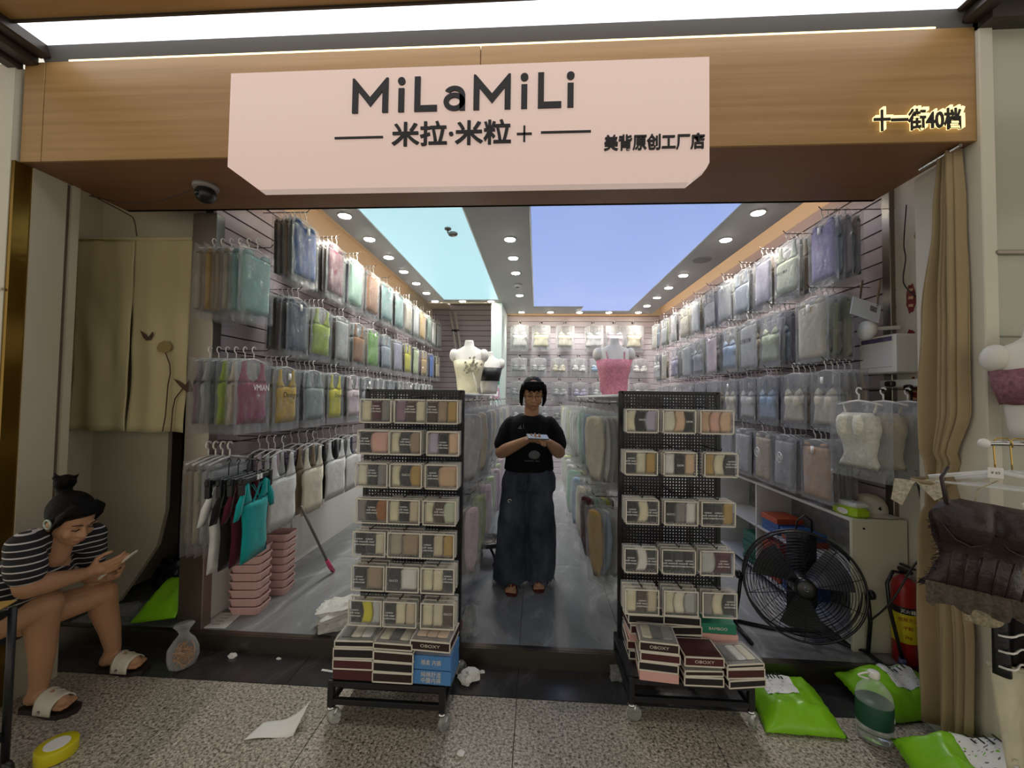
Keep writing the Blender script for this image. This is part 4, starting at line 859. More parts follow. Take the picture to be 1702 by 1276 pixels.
MB().pillow(lambda u, v: Vector(((u - .5) * .18, -.09 * min(1, 4 * min(u, 1 - u)) * min(1, 4 * v) + .02 * nz(u * 5, v * 6, 3), v * .60 - .04 * (2 * u - 1) ** 2 * v)), lambda u, v: Vector(((u - .5) * .18, .08 * min(1, 4 * min(u, 1 - u)), v * .60)), 10, 12).build('body', mat('black nylon', '#0d0d0f', .6, bmp=.3, bscale=20), blk, True)
MB().tube([(-.05, -.03, .58), (-.045, -.04, .66), (.0, -.045, .70), (.045, -.04, .66), (.05, -.03, .58)], .006, 6).build('handle', MATS['black nylon'], blk, True)
# ------------------------------------------------------------------ extinguisher, cables, wall boxes by the entrance
fx = thing('fire_extinguisher', 'red fire extinguisher with a yellow label behind the curtain', 'fire extinguisher', (2.035, 2.33, 0))
M_red = mat('red enamel', '#9c1b1c', .3)
fx.location.z = 0.0; fx.location = (2.045, 2.47, SH)
MB().lathe([(.050, 0), (.056, .008), (.056, .40), (.048, .44), (.025, .462), (.016, .47), (.016, .49)], n=24).build('cylinder', M_red, fx, True)
MB().lathe([(.0567, .12), (.0572, .122), (.0572, .31), (.0567, .312)], n=24).build('label_sleeve', mat('yellow label', '#d3c21e', .45), fx, True)
MB().lathe([(.0574, .275), (.0578, .277), (.0578, .31), (.0574, .312)], n=24).build('label_band', M_ink, fx, True)
for k in range(4): letters(('灭火器', '使用方法', '干粉', '2kg')[k], .022, M_red if k else M_wprint, fx, Matrix.Translation((-.024, -.0535, .292 - .045 * k)) @ Matrix.Rotation(-.42, 4, 'Z') @ Matrix.Rotation(PI / 2, 4, 'X'), .0006, 0, 'print')
MB().rbox(-.012, .012, -.05, .03, .488, .51, .004).rbox(-.010, .010, -.07, .02, .52, .532, .003).build('valve', M_blackp, fx); MB().lathe([(.014, 0), (.014, .012)], (0, -.02, .475), 12, Matrix.Rotation(PI / 2, 3, 'X')).build('gauge', M_chrome, fx, True)
MB().tube([(-.02, -.02, .49), (-.08, -.03, .50), (-.12, -.04, .44), (-.115, -.05, .30), (-.08, -.06, .12), (-.065, -.062, .05)], .009, 8).build('hose', M_blackp, fx, True); MB().lathe([(.016, 0), (.018, .05)], (-.065, -.062, .0), 12).build('nozzle', mat('violet nozzle', '#4b4a78', .4), fx, True)
def cable(label, pts, r=.004, m=M_blackp, n=5, name='cable'):
    v = [Vector(p) for p in pts]; out = []
    for i in range(len(v) - 1):
        p0, p1, p2, p3 = v[max(i - 1, 0)], v[i], v[i + 1], v[min(i + 2, len(v) - 1)]
        for k in range(n):
            t = k / n; out.append(.5 * ((2 * p1) + (p2 - p0) * t + (2 * p0 - 5 * p1 + 4 * p2 - p3) * t * t + (3 * p1 - p0 - 3 * p2 + p3) * t ** 3))
    out.append(v[-1]); return tag(MB().tube(out, r, 6).build(name, m, None, True), label, 'cable')
cable('black power cable hanging down beside the cap to the fan', [(2.125, 2.50, 1.62), (2.11, 2.47, 1.2), (2.09, 2.38, .80), (1.98, 2.36, .62), (1.90, 2.38, .45), (1.84, 2.44, .32)], .005)
cable('thin dark wire dropping in front of the slat wall by the curtain', [(2.05, 2.42, 2.63), (2.10, 2.50, 2.44), (2.125, 2.52, 2.36), (2.12, 2.53, 2.22), (2.125, 2.46, 2.12)], .003)
bx_ = thing('breaker_box', 'white wall box with a printed front beside the slat wall', 'box', (2.06, 2.56, 1.80))
MB().rbox(-.065, .072, -.12, .14, -.11, .11, .008).build('housing', M_white, bx_); MB().rbox(-.068, -.063, -.10, .12, -.075, .055, .002).build('lid', mat('pale lid', '#d4d4d6', .3), bx_)
MB().box(-.0675, -.0665, -.10, .12, .072, .098).build('print', mat('purple print', '#5a5272', .5, var=.5, vscale=40), bx_)
tb = thing('tablet_holder', 'pale printed card clipped to grey arms above the white wall box', 'holder', (1.90, 2.52, 2.06))
MB().rbox(-.085, .085, -.004, .004, -.06, .06, .004, Matrix.Rotation(.35, 4, 'Y') @ Matrix.Rotation(-.25, 4, 'X')).build('card', mat('pale blue card', '#cdd6e2', .3), tb)
MB().rbox(.02, .06, -.006, -.004, .0, .035, .001, Matrix.Rotation(.35, 4, 'Y') @ Matrix.Rotation(-.25, 4, 'X')).build('print', mat('grey print', '#6d7078', .5, var=.6, vscale=60), tb)
for x in (-.03, .07): MB().tube([(x, .01, .02), (x + .09, .10, .20)], .006, 6).build('arm', M_steel, tb)
MB().lathe([(.052, -.02), (.055, 0), (.052, .02)], (.03, .03, -.115), 20, Matrix.Rotation(PI / 2, 3, 'Y') @ Matrix.Identity(3)).build('mount_disc', M_white, tb, True); MB().tube([(.03, .02, -.11), (.2, .02, -.10)], .012, 6).build('mount_arm', M_white, tb)
pw = thing('power_strip', 'white power strip with a black plug under the white wall box', 'socket', (2.10, 2.50, 1.635))
MB().rbox(-.02, .03, -.09, .16, -.025, .02, .005).build('body', M_white, pw); MB().rbox(-.05, -.018, .04, .09, -.02, .012, .006).build('plug', M_blackp, pw); MB().rbox(-.045, -.018, -.07, -.03, -.05, -.012, .006).build('plug', M_blackp, pw)
M_stk = mat('red sticker', '#7c2a24', .4); M_stg = mat('gold sticker print', '#c9a67a', .4)
for i, (Y, z) in enumerate(((2.50, 2.12), (2.505, 1.86), (2.49, 1.585))):
    s = thing('festive_sticker', '%s red festive sticker on the wall panel beside the curtain' % ('highest', 'middle', 'lowest')[i], 'sticker', (XR - .016, Y, z), 0, 'red stickers')
    sh_ = [(.03 * math.cos(q * PI / 8) * (1 + .25 * math.sin(q * 3.1 + i)), .085 * math.sin(q * PI / 8) * (1 + .10 * math.cos(q * 2.3 + i))) for q in range(16)]
    RY = Matrix.Rotation(-PI / 2, 4, 'Z'); MB().prism(sh_, -.0015, 0, RY).build('card', M_stk, s)
    for k in range(3): MB().prism([(-.016, .045 - .045 * k), (.014, .04 - .045 * k), (.018, .055 - .045 * k), (-.012, .06 - .045 * k)], -.0026, -.0015, RY).build('print', M_stg, s)
st2 = struct('trim_post_right', MB().rbox(2.105, 2.134, 2.60, 2.66, SH, 3.0, .003), M_steel, 'steel edge post of the wall of pale tops')
# corset in a bag by the entrance
def bul(x, z): return .05 * max(0, 1 - ((abs(x) - .055) / .062) ** 2) * max(0, 1 - ((z + .20) / .09) ** 2)
_c = MB(); strip(_c, lerp_rows([(-.43, -.135, .125), (-.36, -.10, .10), (-.28, -.115, .115), (-.22, -.13, .13), (-.16, -.12, .12), (-.135, -.09, .09)], 14), 14, 3, .03, .01, bul, .02)
for s in (-1, 1): strip(_c, lerp_rows([(-.15, s * .085 - .012, s * .085 + .012), (-.085, s * .10 - .005, s * .10 + .005)], 3), 2, 1, .004, 0)
CORS = mesh_of(_c, 'garment', M_hang)
M_lace = mat('ivory lace', '#e2e0d0', .8, 0, .2, .9, 55, .10, 45)
BAGC = [mesh_of(g_bag(71, .19, zb=-.49, puff=.055), 'bag', M_bag, False)]
HANG_B = mesh_of(hanger_mb(.13, r=.0045), 'hanger', M_hang)
for k in range(3):
    t = thing('bagged_corset', '%s lace corset in a clear bag on a white hanger by the entrance' % ('frontmost ivory', 'second ivory', 'rear ivory')[k], 'corset', (1.74 + .125 * k, 2.36, 1.60), -PI / 2 + .12, 'bagged corsets')
    paint(link('garment', CORS, t), M_lace if k == 0 else cloth('beige')); link('hanger', HANG_B, t); link('bag', BAGC[0], t)
prong('long wire hook of the lace corsets', (XR - .016, 2.36, 1.60), (-1, 0, 0), .40, 'hook of the corsets')
# ------------------------------------------------------------------ tied curtain and rolled cloth
M_cur = mat('khaki curtain cloth', '#a08e6e', .85, 0, .2, .3, 90, .05, 4)
def cur(u, v):
    # v 0 bottom .. 1 top; u across (Y direction)
    ks = [(0, 1.985, .105), (.18, 1.985, .115), (.33, 2.0, .085), (.40, 2.01, .060), (.43, 2.018, .045), (.47, 2.01, .065), (.56, 1.98, .100), (.72, 1.965, .085), (.9, 1.94, .05), (1, 1.93, .032)]
    i = max(k for k in range(len(ks) - 1) if ks[k][0] <= v + 1e-9); a, b = ks[i], ks[i + 1]; f = (v - a[0]) / (b[0] - a[0]); f = f * f * (3 - 2 * f)
    c, h = a[1] + (b[1] - a[1]) * f, a[2] + (b[2] - a[2]) * f
    ph = (u + .10 * math.sin(u * 7.3 + 1) + .03 * math.sin(v * 6 + u * 4)) * 2 * PI * 2.6; amp = .026 * (.45 + .7 * min(1, h / .1)) * (.6 + .5 * math.sin(u * 5 + v * 2.5))
    return Vector((1.815 - amp * math.sin(ph) - .016 * math.sin(ph * 2.3 + 1) + (.02 if abs(v - .43) < .05 else 0), c + h * (1 - 2 * u), .055 + (ZF - .06) * v))
cu = thing('curtain', 'khaki curtain tied back at the side of the entrance', 'curtain'); co = MB().sheet(cur, 90, 60).build('cloth', M_cur, cu, True)
sm = co.modifiers.new('thickness', 'SOLIDIFY'); sm.thickness = .004
tz = .055 + (ZF - .06) * .43
MB().ring((1.80, 2.025, tz), .060, .010, 24, 6, None).build('tie_band', M_cur, cu, True)
bw = MB()
for s in (-1, 1): bw.prism([(0, 0), (s * .075, .03), (s * .09, -.05), (s * .06, -.075), (s * .01, -.015)] if s > 0 else [(0, 0), (s * .01, -.015), (s * .05, -.12), (s * .09, -.10), (s * .075, .0)], -.006, .006, Matrix.Translation((1.735, 2.02, tz)) @ Matrix.Rotation(-PI / 2 + .6, 4, 'Z'))
bw.build('lace_bow', mat('lace trim', '#c9bfa8', .8, bmp=.9, bscale=60, var=.3, vscale=70), cu)
MB().tube([(1.80, 1.86, ZF - .012), (1.80, 2.05, ZF - .012)], .008, 8).build('rod', M_chrome, cu)
ro = thing('rolled_cloth', 'khaki cloth rolled into a long hanging tube beside the curtain', 'cloth roll', (2.02, 2.235, 1.6))
MB().tube([(-.02 + .012 * math.sin(k * 1.7), .01 * math.cos(k * 2.1), 1.02 - 1.05 * k / 14) for k in range(15)], [(.036 + .006 * math.sin(k * 2.6)) if k < 13 else (.03 if k == 13 else .015) for k in range(15)], 14).build('roll', M_cur, ro, True)
for k in (3, 5, 7, 9, 12): MB().ring((-.02 + .012 * math.sin(k * 1.7), .01 * math.cos(k * 2.1), 1.02 - 1.05 * k / 14), .037, .004, 18, 5, Matrix.Rotation(.5, 3, 'X')).build('fold', M_cur, ro, True)
MB().ring((0, -.01, 1.02), .03, .012, 16, 6, Matrix.Rotation(PI / 2, 3, 'X')).build('end_bracket', M_blackp, ro, True)
# ------------------------------------------------------------------ niche cloth with a lotus print
nc = thing('niche_curtain', 'split cream cloth with a brown lotus print hung across the niche', 'curtain', (0, 2.44, 0))
M_nor = mat('cream linen', '#b9ad85', .85, bmp=.2, bscale=140)
def pane(x0, x1):
    return lambda u, v: Vector((x0 + (x1 - x0) * u + .012 * (1 - v) * math.sin(u * PI), .010 * math.sin(u * 11 + 2 * v) * (1.2 - v) + .012 * nz(u * 4, v * 5, x0), 1.275 + 1.22 * v + .008 * nz(u * 3, 0, x0) * (1 - v)))
for x0, x1, nm in ((-2.94, -2.549, 'panel'), (-2.545, -2.165, 'panel')):
    o = MB().sheet(pane(x0, x1), 26, 30).build(nm, M_nor, nc, True); q = o.modifiers.new('thickness', 'SOLIDIFY'); q.thickness = .003
MB().tube([(-2.94, .004, 2.485), (-2.165, .004, 2.485)], .012, 8).build('rod_sleeve', M_nor, nc, True)
M_brn = mat('brown print', '#4a3626', .8); M_brl = mat('ochre print', '#8d7a4a', .8)
def decal(pts, m, name='print'):   # outline on the cloth, pixels measured on the cloth plane
    P_ = [onY(x, y, 2.428) for x, y in pts]; MB().prism([(p.x, p.z) for p in P_], -.017, -.0155).build(name, m, nc)
decal([(234, 549), (244, 556), (247, 561), (255, 551), (256, 556), (252, 565), (244, 566), (239, 561)], M_brn)
decal([(261, 578), (266, 570), (274, 566), (283, 569), (287, 576), (283, 583), (273, 586), (264, 584)], M_brl)
decal([(289, 629), (296, 632), (303, 636), (309, 640), (316, 630), (322, 650), (312, 652), (300, 642)], M_brn)
for pts in (([276, 586], [283, 605], [284, 620], [280, 640], [276, 690], [271, 717]), ([305, 645], [292, 662], [288, 680], [285, 717])):
    MB().tube([onY(x, y, 2.428) + Vector((0, -.016 - 2.44, 0)) + Vector((0, 2.428, 0)) - Vector((0, 2.428, 0)) + Vector((0, 0, 0)) - Vector((0, 0, 0)) if False else (onY(x, y, 2.428).x, -.016, onY(x, y, 2.428).z) for x, y in pts], .0035, 5).build('print', M_brn, nc)
# ------------------------------------------------------------------ camera dome and wires under the fascia
sc_ = thing('security_camera', 'dark round security camera under the fascia', 'camera', (-1.80, 2.10, ZF))
MB().lathe([(.06, 0), (.062, -.012), (.058, -.022)], n=24).build('mount', mat('grey plastic', '#8a8580', .4), sc_, True); MB().ball((0, 0, -.05), .05, 18, 12).build('dome', M_blackp, sc_, True); MB().ball((-.01, -.042, -.06), .016, 10, 8).build('lens', glassy('dark lens', '#202428', .05, .2), sc_, True)
cable('thin brown wire sagging from the niche wall to the security camera', [(-2.52, 2.14, 2.615), (-2.35, 2.16, 2.585), (-2.15, 2.15, 2.58), (-1.98, 2.12, 2.60), (-1.84, 2.10, 2.635)], .003, mat('brown wire', '#3b2a20', .5), 6, 'wire')
cable('thin brown wire along the soffit corner above the niche cloth', [(-2.53, 2.16, 2.63), (-2.545, 2.38, 2.62), (-2.54, 2.42, 2.60), (-2.525, 2.43, 2.50)], .003, MATS['brown wire'], 4, 'wire')
# ------------------------------------------------------------------ tops below the coloured wall: without bags
GT = 'unbagged tops under the wall of coloured tops'
def top(label, shape, color, loc, rz, sc=1.0, swing=0.0, zs=1.0, hang=None):
    t = thing('hanging_' + shape.replace(' ', '_'), label, 'top', loc, 0, GT); t.rotation_euler = (0, swing, rz); t.scale = (sc, 1, zs)
    paint(link('garment', SHAPES[shape][random.randrange(len(SHAPES[shape]))], t), cloth(color)); link('hanger', hang or HANGER, t); return t
for i, (Y, cols) in enumerate(((2.72, ['white', 'light grey', 'pale pink', 'charcoal']), (3.10, ['ivory', 'taupe', 'silver grey', 'dark brown']), (3.46, ['white', 'black', 'silver grey', 'light grey']), (3.80, ['white', 'slate', 'light grey', 'charcoal']))):
    prong('%s wire hook from entrance, lowest row, left wall' % ORD[i], (XL, Y, 1.24), (1, 0, 0), .36, 'wire hooks of the slat walls')
    for k, c in enumerate(cols):
        top('%s tank top without bag, %s on the %s low hook from the entrance' % (c, POS[k], ORD[i]), 'tank top', c, (-1.71 - .055 * k, Y + random.uniform(-.01, .01), 1.24), PI / 2 + random.uniform(-.08, .08), 1.22, random.uniform(-.04, .04), 1.38 - .06 * (i > 1))
top('long white tank top hanging low behind the pink baskets', 'tank top', 'white', (-1.96, 3.12, .98), PI / 2, 1.15, 0, 1.3)
prong('wire hook holding the long white tank top', (XL, 3.12, .98), (1, 0, 0), .17, 'wire hooks of the slat walls')
for k in range(4):
    c = ['silver grey', 'light grey', 'beige', 'taupe'][k]
    pack('bagged_long_top', '%s bagged top, %s in the bundle below the rose top' % (c, POS[k]), 'bagged top', (-1.84 - .045 * k, 2.40, 1.23), PI / 2 + random.uniform(-.02, .02), 'bundle below the rose top', c, 'folded top', BAGS, 0, 0, HANG_B, 1.25)
prong('long wire hook below the rose top', (XL, 2.52, 1.23), (1, 0, 0), .30, 'hooks at the post')
# tee group on a black clip hanger
M_clip = mat('black clip hanger', '#121214', .4)
_h = MB(); _h.tube([(0, 0, -.0), (.016, 0, .012), (0, 0, .026), (-.014, 0, .014)], .003, 5); _h.tube([(0, 0, 0), (0, 0, -.06)], .003, 5); _h.rbox(-.17, .17, -.010, .010, -.085, -.055, .006)
for s in (-1, 1): _h.rbox(s * .145 - .014, s * .145 + .014, -.014, .014, -.14, -.05, .004)
HANG_C = mesh_of(_h, 'hanger', M_clip, False)
for k, c in enumerate(['turquoise', 'burgundy', 'black', 'white']):
    t = top('%s short sleeved tee, %s on the black clip hangers' % (c, POS[k]), 'tee', c, (-1.62 - .05 * k, 2.33 - .008 * k, 1.115), PI / 2 + .10 - .03 * k, .95 + .02 * k, 0, 1.10 + .03 * k, HANG_C)
    if k == 0:
        for s in (-1, 1):
            for q in range(2): MB().tube([(s * (.055 - .02 * q), -.004, -.10), (-s * (.04 + .01 * q), -.010, -.195)], .0022, 4).build('cross_strap', cloth('turquoise'), t)
        MB().box(-.012, .012, -.012, -.0105, -.082, -.055).box(.02, .044, -.012, -.0105, -.082, -.055).build('size_tag', M_tag, t)
tag(MB().tube([(XL, 2.50, 1.155), (-1.8, 2.38, 1.142), (-1.56, 2.33, 1.132)], .004, 6).build('support_arm', M_chrome), 'chrome arm carrying the turquoise tee and its neighbours', 'arm')
# ------------------------------------------------------------------ baskets, stick, floor things in the shop
M_pink = mat('pink plastic basket', '#d8b0ab', .4)
def basket_mb(w_=.20, d=.15, h=.052, t=.90):
    mb = MB(); a, b = w_ / 2, d / 2
    def rg(k, z): return [(x * k, y * k, z) for x, y in ((-a, -b + .02), (-a + .02, -b), (a - .02, -b), (a, -b + .02), (a, b - .02), (a - .02, b), (-a + .02, b), (-a, b - .02))]
    R_ = [rg(t, 0), rg(.97, h - .012), rg(1.05, h - .012), rg(1.05, h), rg(1.00, h), rg(.93, .012)]; vs = [p for r in R_ for p in r]; fs = [tuple(range(7, -1, -1)), tuple(range(40, 48))]
    for k in range(5):
        for i in range(8): fs.append((k * 8 + i, k * 8 + (i + 1) % 8, k * 8 + 8 + (i + 1) % 8, k * 8 + 8 + i))
    return mb.add(vs, fs)
BASK = mesh_of(basket_mb(), 'basket', M_pink, False)
for s, (x, y, n, nm) in enumerate(((-1.88, 2.68, 8, 'stack nearest the steel post'), (-1.87, 2.95, 8, 'stack behind it, deeper in the shop'))):
    for k in range(n):
        o = tag(link('basket', BASK, None, (x + random.uniform(-.003, .003), y, SH + .0535 * k)), 'pink basket, %s, %s' % ('lowest' if k == 0 else 'topmost' if k == n - 1 else ORD[k] + ' from below', nm), 'basket', 'nested pink baskets'); o.rotation_euler = (0, 0, .1)
sk = thing('pole_stick', 'grey telescopic stick with a pink grip leaning on the tops', 'stick', (-1.62, 3.27, SH))
MB().tube([(.0, .0, .02), (-.07, -.35, .62)], .010, 8).build('pole', mat('grey tube', '#6d675f', .35, .4), sk, True); MB().tube([(.004, .018, .012), (-.004, -.02, .06), (-.014, -.065, .135)], [.014, .018, .014], 10).build('grip', mat('pink grip', '#c8466e', .4), sk, True)
def slip(name, label, pts, m, cat='paper', th=.0012, rz=0, z=0.0):
    v = [Vector(p) for p in pts]; return tag(MB().add([(p.x, p.y, p.z + z) for p in v] + [(p.x, p.y, p.z + z + th) for p in v], [tuple(range(len(v) - 1, -1, -1)), tuple(range(len(v), 2 * len(v)))] + [(i, (i + 1) % len(v), len(v) + (i + 1) % len(v), len(v) + i) for i in range(len(v))]).build(name, m), label, cat)
M_pap = mat('white paper', '#e2e1dc', .7)
le = thing('price_leaflet', 'white printed sheet lying by the steel post', 'paper', (-1.94, 2.535, SH))
MB().add([(-.085, -.09, .002), (.07, -.085, .002), (.05, .09, .002), (-.09, .085, .002), (-.085, -.09, .006), (.07, -.085, .006), (.05, .09, .006), (-.09, .085, .006)], [(0, 3, 2, 1), (4, 5, 6, 7), (0, 1, 5, 4), (1, 2, 6, 5), (2, 3, 7, 6), (3, 0, 4, 7)]).build('sheet', M_pap, le)
for k in range(4): letters('12 34 60', .014, M_ink, le, Matrix.Translation((-.015, .055 - .035 * k, .0066)), .0004, 0, 'print')
cl_ = thing('paper_curl', 'curled white sheet of paper on the granite in front of the rack', 'paper', (-1.165, 1.845, .0))
MB().sheet(lambda u, v: Vector(((u - .5) * .20 + .02 * v, (v - .5) * .10 + .04 * u, .003 + .075 * max(0, u - .35) ** 1.6 * (1.2 - .2 * v) * 2.2 * (v) + .004 * math.sin(u * 6))), 14, 8).build('sheet', M_pap, cl_, True).modifiers.new('thickness', 'SOLIDIFY').thickness = .001
for i, (x, y, s, lb) in enumerate(((-.304, 1.80, .022, 'small white paper scrap on the granite between the racks'), (-1.735, 2.345, .026, 'small white scrap on the black strip near the noodle bag'), (-1.46, 2.345, .016, 'tiny white scrap against the step by the seven row rack'), (-.285, 2.33, .018, 'little white scrap beside the crumpled tissue'))):
    o = MB().ball((0, 0, s * .30), (s, s * .7, s * .42), 7, 5); o.v = [(a + .5 * s * nz(a * 80, b * 80, i), b + .5 * s * nz(b * 80, c * 80, i + 3), max(.001, c + .3 * s * nz(c * 90, a * 80, i + 6))) for a, b, c in o.v]; q = tag(o.build('paper_scrap', M_pap), lb, 'paper', None); q.location = (x, y, 0)
slip('paper_strip', 'narrow white paper strip on the black tiles beside the rack', [(-1.17, 2.285, 0), (-1.02, 2.265, 0), (-1.02, 2.250, 0), (-1.17, 2.270, 0)], M_pap, z=.001)
def crumple(name, label, cat, loc, r, m, seed, amp=.35, n=18, k=12):
    mb = MB().ball((0, 0, r[2] * .92), r, n, k); mb.v = [(a + amp * r[0] * nz(a * 9 / r[0] * .25, b * 22, seed), b + amp * r[1] * nz(b * 9 / r[1] * .25, c * 22, seed + 5), max(.001, c + amp * r[2] * nz(c * 30, a * 24, seed + 9))) for a, b, c in mb.v]
    o = tag(mb.build(name, m), label, cat); o.location = loc; return o
crumple('crumpled_tissue', 'crumpled white tissue on the black strip beside the blue cartons', 'tissue', (-.35, 2.245, 0), (.055, .045, .03), M_pap, 2, .6)
crumple('clear_wrap', 'crumpled clear plastic wrap on the step beside the seven row rack', 'plastic wrap', (-.40, 2.50, SH), (.06, .055, .10), M_bag, 4, .8)
crumple('clear_wrap', 'crumpled clear plastic wrap by the step at the five row rack', 'plastic wrap', (.46, 2.33, 0), (.045, .04, .035), M_bag2, 8, .8)
crumple('red_pouch', 'small dark red pouch behind the seven row rack', 'pouch', (-.47, 2.53, SH), (.04, .035, .06), mat('dark red cloth', '#6e1720', .6), 6, .3)
wbg = thing('white_bag_pile', 'pile of folded white plastic bags at the shop step', 'bags', (-1.20, 2.56, SH))
for k in range(6):
    MB().pillow(lambda u, v: Vector(((u - .5) * .26 + .02 * nz(v * 5, k, 1), (v - .5) * .18 + .02 * nz(u * 6, k, 2), .012 + .02 * k + .020 * min(1, 4 * min(u, 1 - u, v, 1 - v)) * (1 + nz(u * 7, v * 7, k)) + .03 * u * k / 5)), lambda u, v: Vector(((u - .5) * .26, (v - .5) * .18, .004 + .018 * k + .03 * u * k / 5)), 10, 8).build('folded_bag', M_pap, wbg).rotation_euler = (0, 0, .3 * math.sin(k * 2.2) + .5)
ns = thing('noodle_bag', 'clear knotted plastic bag of brown noodles on the black strip', 'food bag', (-1.955, 2.25, 0))
_n = MB(); rnd = random.Random(3)
for k in range(46):
    a0 = rnd.uniform(0, 6.28); r_ = rnd.uniform(.015, .055); z_ = rnd.uniform(.02, .10); a1 = a0 + rnd.uniform(1.2, 3)
    _n.tube([(r_ * math.cos(a0 + (a1 - a0) * q / 6), r_ * .85 * math.sin(a0 + (a1 - a0) * q / 6), z_ + .02 * math.sin(q + k)) for q in range(7)], .0042, 5)
o = _n.build('noodles', mat('brown noodles', '#a06a2c', .5), ns, True); o['kind'] = 'stuff'
mb = MB().lathe([(.02, .004), (.062, .010), (.074, .05), (.070, .10), (.05, .14), (.03, .165), (.022, .18), (.035, .205), (.05, .225)], n=20); mb.v = [(a * (1 + .14 * nz(a * 30, b * 30, c * 25)), b * (1 + .14 * nz(b * 30, c * 30, a * 25)), c) for a, b, c in mb.v]
mb.build('bag', M_pet, ns, True)
tpz = thing('tape_roll', 'yellow roll of packing tape lying on the granite', 'tape', (-1.985, 1.665, .0)); tpz.rotation_euler = (0.0, 0, .3)
MB().lathe([(.040, .002), (.066, .002), (.067, .004), (.067, .046), (.066, .048), (.040, .048)], n=32).build('tape', mat('yellow tape', '#c9bd1c', .25), tpz, True)
MB().lathe([(.0375, .001), (.0405, .001), (.0405, .0492), (.0375, .0492)], n=32).build('core', M_pap, tpz, True); MB().lathe([(.03, .030), (.0375, .031)], n=24).build('core_print', M_lab, tpz, True)
sto = thing('low_stool', 'low round black stool on casters behind the standing woman', 'stool', (-.41, 3.62, SH))
MB().lathe([(.13, .16), (.15, .165), (.155, .185), (.15, .20), (.13, .205), (.02, .195)], n=28).build('seat', M_blackp, sto, True)
MB().ring((0, 0, .204), .11, .004, 28, 5).ring((0, 0, .203), .08, .004, 28, 5).ring((0, 0, .202), .05, .004, 24, 5).build('seat_rings', M_steel, sto, True)
for k in range(4): t_ = k * PI / 2 + .6; lg = MB().tube([(0.02 * math.cos(t_), .02 * math.sin(t_), .15), (.11 * math.cos(t_), .11 * math.sin(t_), .09), (.13 * math.cos(t_), .13 * math.sin(t_), .045)], .011, 8).build('leg', M_blackp, sto, True); MB().lathe([(.022, -.01), (.022, .01)], (.13 * math.cos(t_), .13 * math.sin(t_), .022), 14, Matrix.Rotation(PI / 2, 3, 'X')).build('wheel', M_blackp, lg, True)
# ------------------------------------------------------------------ busts on the aisle racks, ladder
M_bust = mat('white bust', '#d9d6cf', .5)
def torso(mb, k=1.0, tall=.48):
    prof = [(0, .085, .06), (.05, .095, .068), (.14, .105, .075), (.21, .12, .09), (.28, .135, .09), (.33, .150, .075), (.365, .135, .06), (.39, .075, .05), (.41, .045, .042), (.44, .040, .040), (.455, .038, .038)]
    n = 22; vs = []; fs = []
    for z, rx, ry in prof:
        for i in range(n):
            t = 2 * PI * i / n; x, y = rx * math.cos(t), ry * math.sin(t)
            if y < 0 and .15 < z < .3: y -= .045 * max(0, 1 - ((abs(x) - .058) / .055) ** 2) * max(0, 1 - ((z - .225) / .07) ** 2)
            vs.append((x * k, y * k, z * k * tall / .455))
    for j in range(len(prof) - 1):
        for i in range(n): fs.append((j * n + i, j * n + (i + 1) % n, (j + 1) * n + (i + 1) % n, (j + 1) * n + i))
    fs += [tuple(range(n - 1, -1, -1)), tuple((len(prof) - 1) * n + i for i in range(n))]
    return mb.add(vs, fs)
def bust(label, loc, k, rz=0.0):
    t = thing('bust_form', label, 'mannequin', loc, rz); torso(MB(), k).build('torso', M_bust, t, True)
    for s in (-1, 1): MB().ball((s * .135 * k, 0, .345 * k), (.045 * k, .055 * k, .06 * k), 12, 8).build('shoulder', M_bust, t, True)
    return t
def wear(t, k, z0, z1, m, name, off=.006, lace=0.0):
    mb = torso(MB(), k); n = 22; keep = [j for j in range(11)]
    vs = [(x * (1 + off / .10), y * (1 + off / .08), z) for x, y, z in mb.v]; fs = []
    for f in mb.f[:-2]:
        zz = sum(vs[i][2] for i in f) / 4
        if z0 <= zz <= z1: fs.append(f)
    used = sorted({i for f in fs for i in f}); ix = {i: q for q, i in enumerate(used)}; o = MB().add([vs[i] for i in used], [tuple(ix[i] for i in f) for f in fs])
    if lace: o.v = [(x + lace * nz(x * 60, z * 60, 1), y + lace * nz(y * 60, z * 60, 4), z + lace * nz(z * 60, x * 60, 8)) for x, y, z in o.v]
    ob = o.build(name, m, t, True); q = ob.modifiers.new('thickness', 'SOLIDIFY'); q.thickness = .004; q.offset = 1; return ob
b1 = bust('white bust form in a cream corset with a flower spray', (-.735, 4.4, 1.556), 1.18); wear(b1, 1.18, 0, .36, mat('cream corset', '#d9d2b4', .7, bmp=.4, bscale=50), 'corset')
fw = MB(); rnd = random.Random(11)
for k in range(46): fw.ball((rnd.gauss(.05, .04), -.13 - rnd.random() * .03, rnd.gauss(.27, .045)), (.012, .008, .012), 6, 4)
o = fw.build('flower_spray', mat('dried flowers', '#9a9680', .8, var=.5, vscale=60), b1); o['kind'] = 'stuff'
MB().tube([(.06, -.14, .22), (.10, -.13, .10), (.11, -.12, .02)], .012, 6).build('ribbon', cloth('ivory'), b1, True)
b3 = bust('dark strapped bust form half hidden behind the cream corset', (-.54, 4.62, 1.556), .98, .2); wear(b3, .98, .13, .30, mat('black bra', '#151517', .6), 'bra')
b2 = bust('white bust form in a pink lace bra top', (.725, 4.0, 1.5565), 1.12); wear(b2, 1.12, 0, .31, mat('pink lace', '#cf8797', .8, bmp=.9, bscale=70, var=.25, vscale=50), 'lace_top', .012, .012)
for s in (-1, 1): MB().tube([(s * .075, -.125, .30), (s * .085, -.08, .40), (s * .09, .0, .43)], .005, 5).build('strap', MATS['pink lace'], b2)
for s, (x, y) in enumerate(((-.735, 4.4), (.725, 4.0))): pass
